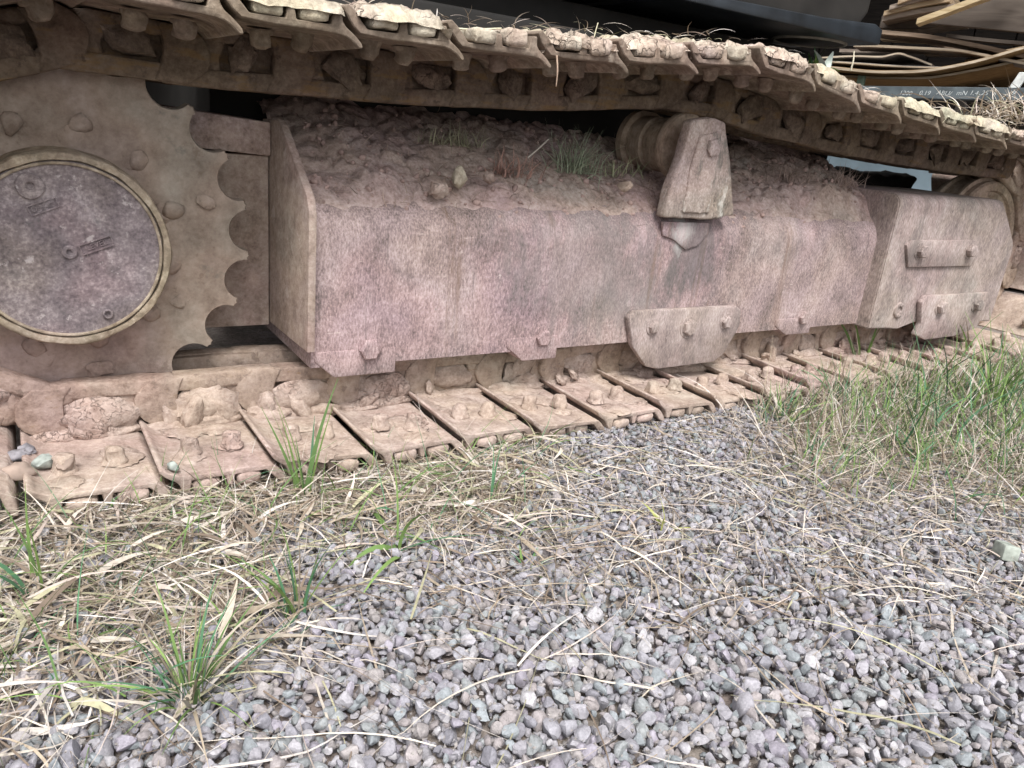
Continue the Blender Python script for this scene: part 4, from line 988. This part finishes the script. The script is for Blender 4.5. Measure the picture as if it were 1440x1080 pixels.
# posts and trestle
def post(px, py0, py1, wpx, dep, mat, label, name='post', lean=0.0):
    u0, z0 = up_(px - wpx / 2, py1, dep); u1, _ = up_(px + wpx / 2, py1, dep); _, z1 = up_(px, py0, dep)
    return pile_obj(name, bm_mesh(prism([(u0, z0), (u1, z0), (u1 + lean, z1), (u0 + lean, z1)], dep, dep + (u1 - u0), .003), name, mat), label, 'post')
post(1425, 101, 124, 14, -.02, plain('white_post', (.62, .64, .62), .8), 'white wooden block standing on the black beam', 'white_block', .03)
post(1208, 106, 122, 10, .02, plain('green_block', (.20, .27, .20), .8), 'small green block between the plywood and the beam', 'green_block')
tr_ = pile_obj('trestle', bm_mesh(prism([up_(1335, 175, .1), up_(1362, 175, .1), up_(1356, 141, .1), up_(1346, 141, .1)], .1, .2, .004), 'trestle', plain('dusty_steel', (.18, .17, .165), .8)), 'grey splayed support under the black beam', 'trestle')
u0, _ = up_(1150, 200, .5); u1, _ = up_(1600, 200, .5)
st = pile_obj('dark_backing', bm_mesh(box(u0 + .2, u1, .5, 1.6, 0, .98, .01), 'dark_backing', W_DARK), 'dark block added as backing for the shade below the black beam', 'backing block')  # dark backing added where only shade shows below the beam
pile_obj('blue_sheet', bm_mesh(prism([up_(1085, 262, .3), up_(1330, 275, .3), up_(1330, 225, .3), up_(1180, 212, .3), up_(1100, 196, .3)], .3, .315, .002), 'blue_sheet', plain('pale_blue_sheet', (.30, .40, .46), .6, 0, .25, 5)), 'pale blue metal sheet standing beyond the track, seen below its upper run', 'metal sheet')
pile_obj('white_sack', smooth_by_angle(bm_mesh(roughen(prism([up_(1105, 222, .2), up_(1135, 224, .2), up_(1150, 214, .2), up_(1120, 205, .2), up_(1103, 208, .2)], .2, .29, .01), .01, 9, .04, 3), 'white_sack', plain('white_sack', (.66, .64, .60), .8))), 'crumpled white sacking at the near end of the blue sheet', 'sacking')
# green plant behind the slope of the track
T = Pile()
p0 = at(1140, 108, .95)
for i in range(120):
    a = rng.uniform(0, 6.28); blade(T, (rng.normal() * .015, rng.normal() * .015, rng.uniform(-.12, .02)), a, rng.uniform(.05, .14), .016, green() * 1.1, rng.uniform(.2, 1.4), rng.uniform(-1, 1), rng.uniform(.3, 1.6), 5)
tag(obj('leafy_weed', T.mesh('leafy_weed', GRASSM), None, p0), 'leafy green weed growing up behind the upper track', 'weed')
T = Pile(); p1 = at(1160, 100, .8)
for a, l_ in ((2.4, .09), (.3, .10), (1.2, .07)):
    blade(T, (0, 0, 0), a, l_, .028, (.55, .62, .56), 1.1, .2, .5, 6, None, .5)
tag(obj('pale_seedling', T.mesh('pale_seedling', GRASSM), None, p1), 'pale seedling with broad whitish leaves beside the green weed', 'seedling')

# open shed added to shade the stack and close off the sky behind
shed = empty('shade_shed'); shed.matrix_world = STM; tag(shed, 'dark open shed added to shade the timber and hide the sky behind it', 'shed')
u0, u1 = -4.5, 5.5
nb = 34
bmw = box((u1 - u0) / nb * .02, (u1 - u0) / nb * .98, 0, .03, 0, 3.3, .003); wb = bm_mesh(bmw, 'sky_screen_board', W_DARK)
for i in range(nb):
    o = obj('sky_screen_board', wb, shed, (u0 + (u1 - u0) / nb * i, 2.3 + .004 * (i % 3), 0))
obj('sky_screen_panel', bm_mesh(box(u0, u1, 2.345, 2.37, 0, 3.3), 'sky_screen_panel', W_DARK), shed)  # added behind the boards to stop light through their gaps
obj('shade_roof', bm_mesh(prism([(u0, 3.3), (u1, 3.3), (u1, 3.36), (u0, 3.36)], -.3, 2.5), 'shade_roof', W_DARK), shed)
for u in (u0 + .1, u1 - .1): obj('shade_shed_post', bm_mesh(box(u - .06, u + .06, -.3, -.18, 0, 3.3, .006), 'shade_shed_post', W_DARK), shed)
